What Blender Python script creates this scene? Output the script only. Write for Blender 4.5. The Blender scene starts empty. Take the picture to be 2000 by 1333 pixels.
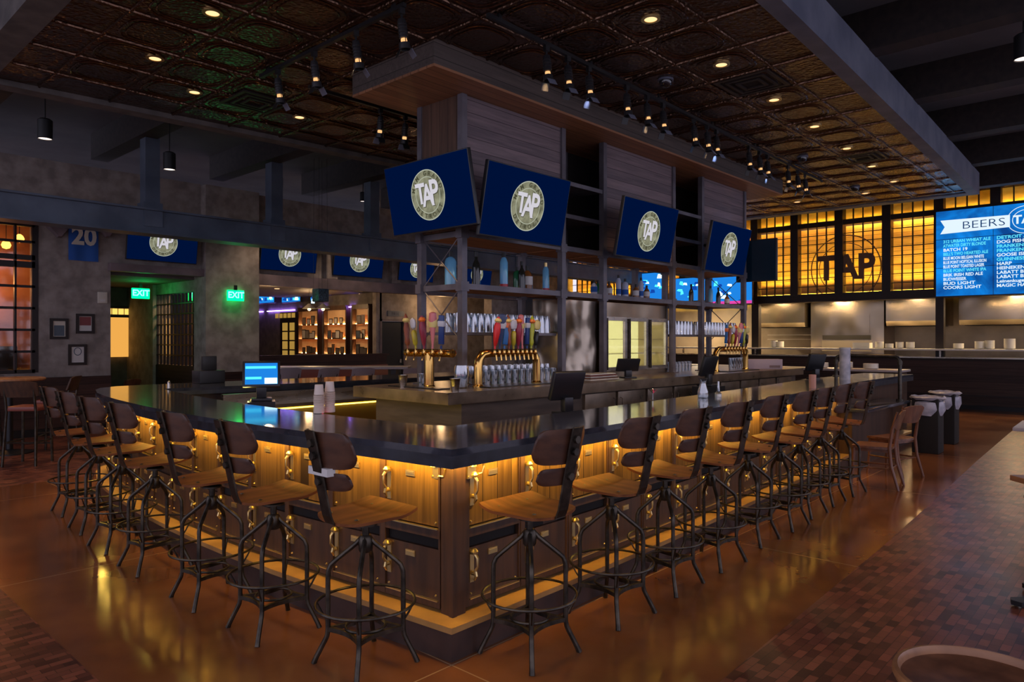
import bpy, bmesh, math, random
from mathutils import Vector, Matrix
random.seed(7)
PI = math.pi
S = bpy.context.scene
COL = S.collection

# ------------------------------------------------------------------ camera
# world: origin = outer corner of the bar at the floor, X runs along its right face, Y along its left face
YAW = math.radians(42.59); CAMP = (-2.412, -2.624, 1.616); FPX = 1398.0
cam = bpy.data.cameras.new('camera'); co = bpy.data.objects.new('camera', cam); COL.objects.link(co)
co.location = CAMP; co.rotation_euler = (PI/2, 0, YAW - PI/2)
cam.sensor_width = 36.0; cam.lens = 36.0*FPX/2000.0
cam.shift_y = -(666.5-664.0)/2000.0
cam.clip_start = 0.05; cam.clip_end = 200
S.camera = co
_F = (math.cos(YAW), math.sin(YAW)); _R = (math.sin(YAW), -math.cos(YAW))
def _ray(x, y):
    u = (x-1000)/FPX; v = (664-y)/FPX
    return (_F[0]+_R[0]*u, _F[1]+_R[1]*u, v)
def at_z(x, y, z):
    r = _ray(x, y); t = (z-CAMP[2])/r[2]; return Vector([CAMP[i]+r[i]*t for i in range(3)])
def at_x(x, y, X):
    r = _ray(x, y); t = (X-CAMP[0])/r[0]; return Vector([CAMP[i]+r[i]*t for i in range(3)])
def at_y(x, y, Y):
    r = _ray(x, y); t = (Y-CAMP[1])/r[1]; return Vector([CAMP[i]+r[i]*t for i in range(3)])

# ------------------------------------------------------------------ view, world
S.view_settings.view_transform = 'Standard'; S.view_settings.look = 'None'
S.view_settings.gamma = 1.0; S.view_settings.use_curve_mapping = False
S.view_settings.exposure = 0.68
S.cycles.max_bounces = 7; S.cycles.diffuse_bounces = 3; S.cycles.glossy_bounces = 3; S.cycles.transmission_bounces = 4; S.cycles.sample_clamp_indirect = 6.0
w = bpy.data.worlds.new('world'); S.world = w; w.use_nodes = True
w.node_tree.nodes['Background'].inputs[0].default_value = (0.66, 0.64, 0.84, 1)
w.node_tree.nodes['Background'].inputs[1].default_value = 0.85

# lamp brightness, all in one place
P = dict(led=66.0, down=30.0, track=60.0, window=230.0, transom=150.0, kitchen=60.0, fridge=2.0, board=0.55,
         exit=3.6, shelf=80.0, purple=14.0, pend=55.0, aisle=12.0, screen=1.0)

def lamp(kind, name, loc, energy, color, parent=None, size=0.05, target=None, angle=70, blend=0.6, sy=None):
    l = bpy.data.lights.new(name, kind); l.energy = energy; l.color = color
    if kind in ('POINT', 'SPOT'): l.shadow_soft_size = size
    if kind == 'SPOT': l.spot_size = math.radians(angle); l.spot_blend = blend
    if kind == 'AREA':
        l.shape = 'RECTANGLE'; l.size = size; l.size_y = sy or size
    o = bpy.data.objects.new(name, l); COL.objects.link(o); o.location = loc
    if target is not None:
        o.rotation_euler = (Vector(target)-Vector(loc)).to_track_quat('-Z', 'Y').to_euler()
    return o
WARM = (1.0, 0.62, 0.30); AMBER = (1.0, 0.63, 0.10)

# ------------------------------------------------------------------ materials
def mat(name, col=(.5,.5,.5), rough=.5, metal=0.0, emit=None, es=0.0, spec=.5, coat=0.0, trans=0.0, alpha=1.0):
    m = bpy.data.materials.new(name); m.use_nodes = True
    b = m.node_tree.nodes['Principled BSDF']
    b.inputs['Base Color'].default_value = (*col, 1); b.inputs['Roughness'].default_value = rough
    b.inputs['Metallic'].default_value = metal; b.inputs['Specular IOR Level'].default_value = spec
    b.inputs['Coat Weight'].default_value = coat; b.inputs['Coat Roughness'].default_value = .08
    b.inputs['Transmission Weight'].default_value = trans; b.inputs['Alpha'].default_value = alpha
    if emit: b.inputs['Emission Color'].default_value = (*emit, 1); b.inputs['Emission Strength'].default_value = es
    return m
def nodes(m): return m.node_tree.nodes, m.node_tree.links, m.node_tree.nodes['Principled BSDF']
def noisy(m, c1, c2, scale=(1,1,1), detail=5, bump=0.0, contrast=(.35,.65), sc=1.0, dist=0.0, rough=None):
    """colour varies between c1 and c2 over object space"""
    n, l, b = nodes(m)
    tc = n.new('ShaderNodeTexCoord'); mp = n.new('ShaderNodeMapping'); mp.inputs['Scale'].default_value = scale
    nz = n.new('ShaderNodeTexNoise'); nz.inputs['Scale'].default_value = sc; nz.inputs['Detail'].default_value = detail
    nz.inputs['Distortion'].default_value = dist
    cr = n.new('ShaderNodeValToRGB'); cr.color_ramp.elements[0].position = contrast[0]; cr.color_ramp.elements[1].position = contrast[1]
    cr.color_ramp.elements[0].color = (*c1, 1); cr.color_ramp.elements[1].color = (*c2, 1)
    l.new(tc.outputs['Object'], mp.inputs[0]); l.new(mp.outputs[0], nz.inputs['Vector']); l.new(nz.outputs['Fac'], cr.inputs[0])
    l.new(cr.outputs[0], b.inputs['Base Color'])
    if bump:
        bp = n.new('ShaderNodeBump'); bp.inputs['Strength'].default_value = min(bump, 1.0); bp.inputs['Distance'].default_value = .01 if detail > 1 else .12
        l.new(nz.outputs['Fac'], bp.inputs['Height']); l.new(bp.outputs[0], b.inputs['Normal'])
    if rough:
        mr = n.new('ShaderNodeMapRange'); mr.inputs[3].default_value = rough[0]; mr.inputs[4].default_value = rough[1]
        l.new(nz.outputs['Fac'], mr.inputs[0]); l.new(mr.outputs[0], b.inputs['Roughness'])
    return m
def planks(name, c1, c2, axis='X', across='Z', width=.14, rough=.5, spec=.4, grain=18, coat=0.0):
    """boards running along axis, stacked along across"""
    m = mat(name, c1, rough, spec=spec, coat=coat); n, l, b = nodes(m)
    tc = n.new('ShaderNodeTexCoord'); sp = n.new('ShaderNodeSeparateXYZ'); l.new(tc.outputs['Object'], sp.inputs[0])
    dv = n.new('ShaderNodeMath'); dv.operation = 'DIVIDE'; dv.inputs[1].default_value = width; l.new(sp.outputs[across], dv.inputs[0])
    fl = n.new('ShaderNodeMath'); fl.operation = 'FLOOR'; l.new(dv.outputs[0], fl.inputs[0])
    fr = n.new('ShaderNodeMath'); fr.operation = 'FRACT'; l.new(dv.outputs[0], fr.inputs[0])
    wn = n.new('ShaderNodeTexWhiteNoise'); wn.noise_dimensions = '1D'; l.new(fl.outputs[0], wn.inputs['W'])
    mp = n.new('ShaderNodeMapping'); s = {'X':(1,grain,grain),'Y':(grain,1,grain),'Z':(grain,grain,1)}[axis]; mp.inputs['Scale'].default_value = s
    l.new(tc.outputs['Object'], mp.inputs[0]); ad = n.new('ShaderNodeVectorMath'); ad.operation='ADD'; l.new(mp.outputs[0], ad.inputs[0])
    sc = n.new('ShaderNodeVectorMath'); sc.operation='SCALE'; sc.inputs['Scale'].default_value = 9; l.new(wn.outputs['Color'], sc.inputs[0]); l.new(sc.outputs[0], ad.inputs[1])
    nz = n.new('ShaderNodeTexNoise'); nz.inputs['Scale'].default_value = 1.6; nz.inputs['Detail'].default_value = 6; nz.inputs['Distortion'].default_value = .6
    l.new(ad.outputs[0], nz.inputs['Vector'])
    av = n.new('ShaderNodeMath'); av.operation='MULTIPLY_ADD'; av.inputs[1].default_value = .35; l.new(wn.outputs['Value'], av.inputs[0]); l.new(nz.outputs['Fac'], av.inputs[2])
    cr = n.new('ShaderNodeValToRGB'); cr.color_ramp.elements[0].position=.4; cr.color_ramp.elements[1].position=.9
    cr.color_ramp.elements[0].color=(*c1,1); cr.color_ramp.elements[1].color=(*c2,1); l.new(av.outputs[0], cr.inputs[0])
    lt = n.new('ShaderNodeMath'); lt.operation='LESS_THAN'; lt.inputs[1].default_value=.05; l.new(fr.outputs[0], lt.inputs[0])
    mx = n.new('ShaderNodeMix'); mx.data_type='RGBA'; l.new(lt.outputs[0], mx.inputs[0]); l.new(cr.outputs[0], mx.inputs[6]); mx.inputs[7].default_value=(c1[0]*.35,c1[1]*.35,c1[2]*.35,1)
    l.new(mx.outputs[2], b.inputs['Base Color'])
    return m
def emis(name, col, st, dim=None):
    m = bpy.data.materials.new(name); m.use_nodes = True; n = m.node_tree.nodes; l = m.node_tree.links
    n.remove(n['Principled BSDF']); e = n.new('ShaderNodeEmission'); e.inputs[0].default_value=(*col,1); e.inputs[1].default_value=st
    l.new(e.outputs[0], n['Material Output'].inputs[0]); return m
def thin_glass(name, tint=(.9,.95,1), gloss=.25, rough=.05):
    m = bpy.data.materials.new(name); m.use_nodes = True; n = m.node_tree.nodes; l = m.node_tree.links
    n.remove(n['Principled BSDF']); t = n.new('ShaderNodeBsdfTransparent'); t.inputs[0].default_value=(*tint,1)
    g = n.new('ShaderNodeBsdfGlossy'); g.inputs['Roughness'].default_value=rough
    lw = n.new('ShaderNodeLayerWeight'); lw.inputs[0].default_value=.5
    mr = n.new('ShaderNodeMapRange'); mr.inputs[3].default_value=gloss; mr.inputs[4].default_value=.9; l.new(lw.outputs['Facing'], mr.inputs[0])
    mx = n.new('ShaderNodeMixShader'); l.new(mr.outputs[0], mx.inputs[0]); l.new(t.outputs[0], mx.inputs[1]); l.new(g.outputs[0], mx.inputs[2])
    l.new(mx.outputs[0], n['Material Output'].inputs[0]); return m

M = {}
# polished concrete with saw-cut joints every 3 m
c = mat('polished_concrete', (.2,.1,.04), .3, spec=.45); M['concrete'] = c
noisy(c, (.15,.050,.018), (.26,.092,.030), sc=1.3, detail=8, rough=(.09,.22))
n, l, b = nodes(c)
tc = n.new('ShaderNodeTexCoord'); sp = n.new('ShaderNodeSeparateXYZ'); l.new(tc.outputs['Object'], sp.inputs[0])
def _line(sock, per, off):
    a = n.new('ShaderNodeMath'); a.operation='ADD'; a.inputs[1].default_value=off; l.new(sock, a.inputs[0])
    m_ = n.new('ShaderNodeMath'); m_.operation='PINGPONG'; m_.inputs[1].default_value=per/2; l.new(a.outputs[0], m_.inputs[0])
    q = n.new('ShaderNodeMath'); q.operation='LESS_THAN'; q.inputs[1].default_value=.004; l.new(m_.outputs[0], q.inputs[0]); return q
lx = _line(sp.outputs['X'], 3.0, 0); ly = _line(sp.outputs['Y'], 3.0, 0)
mxx = n.new('ShaderNodeMath'); mxx.operation='MAXIMUM'; l.new(lx.outputs[0], mxx.inputs[0]); l.new(ly.outputs[0], mxx.inputs[1])
mix = n.new('ShaderNodeMix'); mix.data_type='RGBA'; l.new(mxx.outputs[0], mix.inputs[0])
old = b.inputs['Base Color'].links[0].from_socket; l.new(old, mix.inputs[6]); mix.inputs[7].default_value=(.42,.25,.12,1); l.new(mix.outputs[2], b.inputs['Base Color'])
# end-grain wood block floor
p_ = mat('wood_block_floor', (.1,.04,.02), .35, spec=.5); M['parquet'] = p_
n, l, b = nodes(p_); tc = n.new('ShaderNodeTexCoord'); br = n.new('ShaderNodeTexBrick')
br.inputs['Color1'].default_value=(.055,.016,.012,1); br.inputs['Color2'].default_value=(.26,.078,.042,1); br.inputs['Mortar'].default_value=(.02,.008,.006,1)
br.inputs['Scale'].default_value=1.0; br.inputs['Brick Width'].default_value=.10; br.inputs['Row Height'].default_value=.048; br.inputs['Mortar Size'].default_value=.0015
l.new(tc.outputs['Object'], br.inputs['Vector'])
nz = n.new('ShaderNodeTexNoise'); nz.inputs['Scale'].default_value=3; l.new(tc.outputs['Object'], nz.inputs['Vector'])
mr = n.new('ShaderNodeMapRange'); mr.inputs[3].default_value=.24; mr.inputs[4].default_value=.42; l.new(nz.outputs['Fac'], mr.inputs[0]); l.new(mr.outputs[0], b.inputs['Roughness'])
mx = n.new('ShaderNodeMix'); mx.data_type='RGBA'; mx.blend_type='MULTIPLY'; mx.inputs[0].default_value=.6; l.new(br.outputs[0], mx.inputs[6]); l.new(nz.outputs['Color'], mx.inputs[7])
l.new(br.outputs[0], b.inputs['Base Color'])

# pressed tin ceiling: 0.7 m plates with raised ribs and a rounded medallion, as relief
t_ = mat('pressed_tin', (.13,.072,.045), .24, metal=.9); M['tin'] = t_
n, l, b = nodes(t_); tc = n.new('ShaderNodeTexCoord'); sp = n.new('ShaderNodeSeparateXYZ'); l.new(tc.outputs['Object'], sp.inputs[0])
def _m(op, a, bb=None):
    q = n.new('ShaderNodeMath'); q.operation = op
    for i, v in enumerate((a, bb)):
        if v is None: continue
        if isinstance(v, (int, float)): q.inputs[i].default_value = v
        else: l.new(v, q.inputs[i])
    return q.outputs[0]
ux = _m('PINGPONG', _m('ADD', sp.outputs['X'], 20*.7+.12), .35); uy = _m('PINGPONG', _m('ADD', sp.outputs['Y'], 20*.7-.385+.7), .35)
rib = _m('MINIMUM', ux, uy)                       # distance to the joint
dx = _m('SUBTRACT', .35, ux); dy = _m('SUBTRACT', .35, uy)
rr = _m('POWER', _m('ADD', _m('POWER', dx, 3.0), _m('POWER', dy, 3.0)), 1/3)   # rounded square radius
h1 = _m('MULTIPLY', _m('LESS_THAN', rib, .02), 1.0)
h2 = _m('SINE', _m('MULTIPLY', rr, 48.0))
h2 = _m('MULTIPLY', h2, _m('GREATER_THAN', rr, .22)); h2 = _m('MULTIPLY', h2, .30)
nz = n.new('ShaderNodeTexNoise'); nz.inputs['Scale'].default_value = 9; nz.inputs['Detail'].default_value = 3; l.new(tc.outputs['Object'], nz.inputs['Vector'])
vo = n.new('ShaderNodeTexVoronoi'); vo.inputs['Scale'].default_value = 26; l.new(tc.outputs['Object'], vo.inputs['Vector'])
hh = _m('ADD', _m('ADD', h1, h2), _m('ADD', _m('MULTIPLY', nz.outputs['Fac'], 1.2), _m('MULTIPLY', vo.outputs['Distance'], .5)))
bp = n.new('ShaderNodeBump'); bp.inputs['Strength'].default_value=.55; bp.inputs['Distance'].default_value=.02; l.new(hh, bp.inputs['Height']); l.new(bp.outputs[0], b.inputs['Normal'])

M['slate'] = noisy(mat('dark_slate', (.02,.02,.025), .14, spec=.7, coat=.3), (.026,.030,.040), (.055,.060,.078), sc=6, rough=(.06,.13))
M['slate_edge'] = noisy(mat('slate_edge', (.02,.02,.03), .4), (.012,.013,.018), (.03,.033,.045), sc=8)
M['dark_zinc'] = noisy(mat('dark_zinc', (.1,.08,.06), .3, metal=.6), (.17,.125,.085), (.27,.20,.14), sc=5, rough=(.22,.38))
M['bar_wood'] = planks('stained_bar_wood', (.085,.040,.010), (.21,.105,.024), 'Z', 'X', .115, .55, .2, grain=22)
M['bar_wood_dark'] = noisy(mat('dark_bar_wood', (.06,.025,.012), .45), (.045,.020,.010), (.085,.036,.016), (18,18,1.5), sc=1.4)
M['slot'] = mat('dark_recess', (.012,.008,.006), .8)
M['ledge'] = noisy(mat('foot_ledge', (.3,.16,.06), .4), (.34,.17,.05), (.50,.26,.075), sc=4)
M['base'] = noisy(mat('bar_base', (.05,.025,.018), .45), (.035,.018,.014), (.065,.032,.022), sc=5)
M['brass'] = mat('brass', (.85,.50,.14), .16, metal=1.0)
M['old_brass'] = mat('aged_brass', (.72,.52,.22), .28, metal=.9)
M['stool_metal'] = noisy(mat('gunmetal', (.06,.05,.04), .32, metal=.75), (.035,.029,.022), (.085,.068,.050), sc=20, rough=(.28,.42))
M['seat'] = noisy(mat('stool_plywood', (.30,.12,.04), .55, spec=.16), (.13,.040,.012), (.23,.075,.022), (14,1.5,14), sc=1.5)
M['pad'] = noisy(mat('stool_back_wood', (.08,.03,.015), .4), (.055,.022,.013), (.10,.04,.020), (2,14,14), sc=1.5)
M['black'] = mat('black_metal', (.012,.012,.013), .4, spec=.4)
M['black_plastic'] = mat('black_plastic', (.018,.018,.02), .35)
M['dark_steel'] = noisy(mat('blackened_steel', (.045,.045,.05), .5, metal=.2), (.036,.037,.043), (.065,.066,.075), sc=3)
M['fascia'] = noisy(mat('canopy_fascia', (.12,.12,.15), .55), (.085,.095,.14), (.14,.15,.20), sc=3)  # blue light from menu board and televisions is tinted into this colour
M['steel_beam'] = noisy(mat('painted_steel_beam', (.08,.10,.14), .45), (.065,.085,.12), (.11,.14,.19), sc=2)
M['ceil_dark'] = noisy(mat('dark_ceiling', (.1,.1,.1), .9), (.085,.085,.095), (.13,.125,.135), sc=1)
M['rafter'] = noisy(mat('dark_rafter', (.02,.012,.010), .7), (.012,.008,.008), (.028,.018,.015), (1,12,12), sc=1)
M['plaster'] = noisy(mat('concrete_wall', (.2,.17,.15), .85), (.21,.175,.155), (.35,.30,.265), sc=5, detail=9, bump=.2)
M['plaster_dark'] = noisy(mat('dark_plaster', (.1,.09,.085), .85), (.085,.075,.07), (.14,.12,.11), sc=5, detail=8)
M['wainscot'] = planks('dark_wainscot', (.035,.017,.013), (.075,.034,.024), 'X', 'Z', .18, .5, .3)
M['wainscot_y'] = planks('dark_wainscot_boards', (.030,.018,.015), (.060,.034,.026), 'Y', 'Z', .16, .5, .3)
M['lintel'] = noisy(mat('lintel_steel', (.16,.12,.13), .6), (.13,.10,.10), (.22,.16,.17), sc=3)
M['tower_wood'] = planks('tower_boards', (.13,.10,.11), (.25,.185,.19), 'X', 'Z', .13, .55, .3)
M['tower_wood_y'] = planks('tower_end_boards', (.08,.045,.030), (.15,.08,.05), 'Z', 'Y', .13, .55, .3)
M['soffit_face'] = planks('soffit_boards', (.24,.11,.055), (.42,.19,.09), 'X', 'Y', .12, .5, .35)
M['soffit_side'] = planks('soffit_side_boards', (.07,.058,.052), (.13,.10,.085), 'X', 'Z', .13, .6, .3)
M['shelf_wood'] = noisy(mat('shelf_wood', (.4,.18,.07), .5), (.34,.14,.05), (.52,.23,.09), (1,14,14), sc=1.5)
M['tower_steel'] = noisy(mat('tower_steel', (.09,.08,.085), .42, metal=.4), (.11,.10,.115), (.18,.165,.185), sc=4)
M['steel'] = noisy(mat('brushed_stainless', (.55,.5,.44), .28, metal=1.0), (.45,.40,.34), (.62,.56,.48), (1,1,6), sc=2, rough=(.2,.36))
M['steel_wavy'] = noisy(mat('wavy_stainless', (.40,.33,.25), .24, metal=1.0), (.34,.28,.21), (.48,.40,.31), sc=2.2, bump=1.0, detail=1)
M['hood_steel'] = noisy(mat('hood_steel', (.40,.33,.25), .27, metal=1.0), (.34,.27,.19), (.46,.37,.27), sc=1.4, bump=.35, detail=1)
M['amber_glass'] = planks('amber_panel', (.62,.36,.15), (.90,.58,.26), 'Y', 'Z', .155, .6, .2, grain=3)
M['yellow_glass'] = noisy(mat('amber_transom', (.95,.62,.14), .6), (.80,.45,.08), (1.0,.75,.25), (1,1,4), sc=1.5)
M['mullion'] = mat('dark_mullion', (.018,.010,.008), .5)
M['glass'] = thin_glass('drinking_glass', (.92,.96,1.0), .38, .08)
M['pane'] = thin_glass('window_pane', (.92,.92,.92), .06, .05)
M['bottle_blue'] = mat('pale_blue_glass', (.22,.62,.95), .12, trans=.35, spec=.8)
M['bottle_dark'] = mat('dark_bottle_glass', (.02,.02,.015), .08, spec=.7)
M['bottle_green'] = mat('green_bottle_glass', (.02,.14,.05), .08, spec=.7)
M['bottle_white'] = mat('frosted_bottle', (.45,.48,.60), .3)
M['bottle_brown'] = mat('amber_bottle', (.22,.08,.02), .1)
M['white'] = mat('white_paper', (.65,.62,.58), .6)
M['cup'] = mat('white_plastic', (.85,.70,.58), .4)
M['bag'] = noisy(mat('clear_bin_liner', (.45,.43,.48), .3), (.32,.31,.36), (.60,.56,.60), sc=8, bump=.25)
M['upholstery'] = mat('grey_upholstery', (.30,.27,.30), .75)
M['red_vinyl'] = mat('red_brown_vinyl', (.22,.05,.03), .4)
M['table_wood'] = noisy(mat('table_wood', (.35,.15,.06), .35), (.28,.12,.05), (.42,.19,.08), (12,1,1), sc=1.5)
M['chair_wood'] = noisy(mat('bentwood', (.16,.06,.03), .35), (.12,.045,.022), (.22,.085,.04), (8,8,1), sc=2)
M['pale_top'] = mat('pale_tabletop', (.42,.36,.34), .35)
M['china'] = mat('white_china', (.75,.70,.60), .3)
M['jersey'] = mat('blue_jersey', (.02,.10,.38), .8)
M['cream'] = mat('cream_fabric', (.62,.56,.46), .7)
M['cardboard'] = mat('white_cardboard', (.42,.36,.44), .7)
# light sources
M['led'] = emis('amber_led', AMBER, P['led'])
M['led_yellow'] = emis('yellow_led', (1.0,.70,.08), 5.0)
M['lamp_face'] = emis('lamp_face', (1.0,.58,.28), 1.0)
M['lamp_white'] = emis('white_lamp_face', (1.0,.80,.70), 1.3)
M['spot_glow'] = emis('spot_glow', (1.0,.50,.20), .75)
M['spot_blue'] = emis('spot_blue', (.25,.55,.9), .9)
M['navy'] = emis('navy_screen', (0.0,.0034,.024), P['screen'])
M['logo_dark'] = emis('logo_shadow', (.055,.055,.032), .68); M['logo_mid'] = emis('logo_bronze', (.185,.185,.12), .68)
nd = M['logo_mid'].node_tree; e = [q for q in nd.nodes if q.type=='EMISSION'][0]
tc = nd.nodes.new('ShaderNodeTexCoord'); nz = nd.nodes.new('ShaderNodeTexNoise'); nz.inputs['Scale'].default_value=9; nz.inputs['Detail'].default_value=6
cr = nd.nodes.new('ShaderNodeValToRGB'); cr.color_ramp.elements[0].position=.35; cr.color_ramp.elements[1].position=.68
cr.color_ramp.elements[0].color=(.10,.10,.062,1); cr.color_ramp.elements[1].color=(.30,.30,.20,1)
nd.links.new(tc.outputs['Object'], nz.inputs['Vector']); nd.links.new(nz.outputs['Fac'], cr.inputs[0]); nd.links.new(cr.outputs[0], e.inputs[0])
M['logo_rim'] = emis('logo_rim', (.42,.45,.36), .68); M['logo_white'] = emis('logo_letters', (.58,.56,.62), .68)
M['exit_green'] = emis('exit_green', (0.0,.55,.10), P['exit']); M['exit_letter'] = emis('exit_letter', (.15,1.0,.75), 2.2)
M['board_blue'] = emis('board_blue', (.006,.12,.52), .68)
nd = M['board_blue'].node_tree; e = [q for q in nd.nodes if q.type=='EMISSION'][0]
tc = nd.nodes.new('ShaderNodeTexCoord'); nz = nd.nodes.new('ShaderNodeTexNoise'); nz.inputs['Scale'].default_value=1.1; nz.inputs['Detail'].default_value=5; nz.inputs['Distortion'].default_value=1.2
cr = nd.nodes.new('ShaderNodeValToRGB'); cr.color_ramp.elements[0].position=.35; cr.color_ramp.elements[1].position=.68
cr.color_ramp.elements[0].color=(.004,.055,.26,1); cr.color_ramp.elements[1].color=(.006,.26,.85,1)
nd.links.new(tc.outputs['Object'], nz.inputs['Vector']); nd.links.new(nz.outputs['Fac'], cr.inputs[0]); nd.links.new(cr.outputs[0], e.inputs[0])
M['board_cyan'] = emis('board_cyan', (.12,.75,.92), .68); M['board_white'] = emis('board_white', (.72,.85,.95), .68); M['board_dark'] = emis('board_dark', (.002,.03,.12), .68)
M['blue_screen'] = emis('blue_screen', (.012,.20,.66), .75); M['cyan_screen'] = emis('cyan_screen', (.05,.55,.75), 1.6); M['pale_screen'] = emis('pale_screen', (.55,.85,.95), 1.4)
M['logo_shadow_blue'] = emis('deep_blue_screen', (.004,.04,.25), 1.0); M['pink_screen'] = emis('pink_screen', (.5,.04,.25), 1.0)
M['fridge_light'] = emis('fridge_light', (.78,.72,.28), P['fridge'])
M['amber_blind'] = emis('lit_roller_blind', (.55,.26,.05), 1.0)
M['amber_pane'] = emis('lit_amber_pane', (.85,.50,.10), 1.0)
M['purple_led'] = emis('purple_led', (.35,.18,1.0), P['purple'])
M['shelf_led'] = emis('shelf_led', (1.0,.60,.22), P['shelf'])
M['bulb'] = emis('filament_bulb', (1.0,.70,.30), 6)

# ------------------------------------------------------------------ mesh building
class MB:
    def __init__(s): s.bm = bmesh.new(); s.M = Matrix.Identity(4); s.m = 0; s.st = []
    def _fin(s, vs, fs):
        for v in vs: v.co = s.M @ v.co
        for f in fs: f.material_index = s.m
    def box(s, a, b_, bev=0.0):
        lo = [min(a[i], b_[i]) for i in range(3)]; hi = [max(a[i], b_[i]) for i in range(3)]
        bm = s.bm; vs = [bm.verts.new((x, y, z)) for z in (lo[2], hi[2]) for y in (lo[1], hi[1]) for x in (lo[0], hi[0])]
        fs = [bm.faces.new([vs[i] for i in q]) for q in ((0,2,3,1),(4,5,7,6),(0,1,5,4),(2,6,7,3),(0,4,6,2),(1,3,7,5))]
        if bev > 0:
            for v in vs: v.co = v.co
            es = list({e for f in fs for e in f.edges})
            r = bmesh.ops.bevel(bm, geom=es, offset=min(bev, .45*min(hi[i]-lo[i] for i in range(3))), segments=2, affect='EDGES', profile=.6)
            fs = list({f for f in r['faces']} | {f for f in fs if f.is_valid}); vs = list({v for f in fs for v in f.verts})
        s._fin(vs, fs); return s
    def cyl(s, p0, p1, r0, r1=None, seg=16, cap=True):
        r1 = r0 if r1 is None else r1; p0 = Vector(p0); p1 = Vector(p1); d = (p1-p0).normalized()
        u = d.orthogonal().normalized(); v = d.cross(u); A = []; B = []
        for i in range(seg):
            a = 2*PI*i/seg; q = u*math.cos(a)+v*math.sin(a); A.append(s.bm.verts.new(p0+q*r0)); B.append(s.bm.verts.new(p1+q*r1))
        fs = [s.bm.faces.new((A[i], A[(i+1)%seg], B[(i+1)%seg], B[i])) for i in range(seg)]
        if cap: fs += [s.bm.faces.new(A[::-1]), s.bm.faces.new(B)]
        s._fin(A+B, fs); return s
    def tube(s, pts, r, seg=8, closed=False):
        pts = [Vector(p) for p in pts]; n = len(pts); rings = []; u = None
        rs = r if isinstance(r, (list, tuple)) else [r]*n
        for i, p in enumerate(pts):
            a = pts[i-1] if (i > 0 or closed) else p; c_ = pts[(i+1) % n] if (i < n-1 or closed) else p
            d = (c_-a).normalized()
            if u is None: u = d.orthogonal().normalized()
            else: u = (u - d*u.dot(d)); u = u.normalized() if u.length > 1e-6 else d.orthogonal().normalized()
            v = d.cross(u); rings.append([s.bm.verts.new(p+(u*math.cos(2*PI*k/seg)+v*math.sin(2*PI*k/seg))*rs[i]) for k in range(seg)])
        fs = []
        for i in range(n if closed else n-1):
            A = rings[i]; B = rings[(i+1) % n]
            fs += [s.bm.faces.new((A[k], A[(k+1)%seg], B[(k+1)%seg], B[k])) for k in range(seg)]
        if not closed: fs += [s.bm.faces.new(rings[0][::-1]), s.bm.faces.new(rings[-1])]
        s._fin([v for q in rings for v in q], fs); return s
    def lathe(s, prof, c=(0,0,0), seg=16):
        rings = [[s.bm.verts.new((c[0]+r*math.cos(2*PI*k/seg), c[1]+r*math.sin(2*PI*k/seg), c[2]+z)) for k in range(seg)] for r, z in prof]
        fs = []
        for A, B in zip(rings, rings[1:]): fs += [s.bm.faces.new((A[k], A[(k+1)%seg], B[(k+1)%seg], B[k])) for k in range(seg)]
        shut = prof[0] == prof[-1]
        if prof[0][0] > 1e-5 and not shut: fs.append(s.bm.faces.new(rings[0][::-1]))
        if prof[-1][0] > 1e-5 and not shut: fs.append(s.bm.faces.new(rings[-1]))
        s._fin([v for q in rings for v in q], fs); return s
    def prism(s, poly, z0, z1):
        A = [s.bm.verts.new((x, y, z0)) for x, y in poly]; B = [s.bm.verts.new((x, y, z1)) for x, y in poly]; k = len(poly)
        fs = [s.bm.faces.new((A[i], A[(i+1)%k], B[(i+1)%k], B[i])) for i in range(k)] + [s.bm.faces.new(A[::-1]), s.bm.faces.new(B)]
        s._fin(A+B, fs); return s
    def strip(s, outer, inner, z0, z1):
        k = len(outer); V = [[s.bm.verts.new((p[0], p[1], z)) for p in q] for q in (outer, inner) for z in (z0, z1)]
        ol, oh, il, ih = V; fs = []
        for i in range(k-1):
            fs += [s.bm.faces.new(q) for q in ((oh[i], oh[i+1], ih[i+1], ih[i]), (ol[i], il[i], il[i+1], ol[i+1]), (ol[i], ol[i+1], oh[i+1], oh[i]), (il[i], ih[i], ih[i+1], il[i+1]))]
        fs += [s.bm.faces.new((ol[0], oh[0], ih[0], il[0])), s.bm.faces.new((ol[-1], il[-1], ih[-1], oh[-1]))]
        s._fin([v for q in V for v in q], fs); return s
    def quad(s, pts):
        vs = [s.bm.verts.new(p) for p in pts]; f = s.bm.faces.new(vs); s._fin(vs, [f]); return s
    def grid(s, fn, nu, nv, thick):
        """closed slab: fn(u,v)->point for the top; the underside is thick lower"""
        T = [[s.bm.verts.new(fn(i/nu, j/nv)) for j in range(nv+1)] for i in range(nu+1)]
        Bt = [[s.bm.verts.new(Vector(fn(i/nu, j/nv))-Vector(thick)) for j in range(nv+1)] for i in range(nu+1)]; fs = []
        for i in range(nu):
            for j in range(nv):
                fs.append(s.bm.faces.new((T[i][j], T[i+1][j], T[i+1][j+1], T[i][j+1]))); fs.append(s.bm.faces.new((Bt[i][j], Bt[i][j+1], Bt[i+1][j+1], Bt[i+1][j])))
        for j in range(nv):
            fs.append(s.bm.faces.new((T[0][j], T[0][j+1], Bt[0][j+1], Bt[0][j]))); fs.append(s.bm.faces.new((T[nu][j+1], T[nu][j], Bt[nu][j], Bt[nu][j+1])))
        for i in range(nu):
            fs.append(s.bm.faces.new((T[i+1][0], T[i][0], Bt[i][0], Bt[i+1][0]))); fs.append(s.bm.faces.new((T[i][nv], T[i+1][nv], Bt[i+1][nv], Bt[i][nv])))
        s._fin([v for q in T+Bt for v in q], fs); return s
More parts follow.
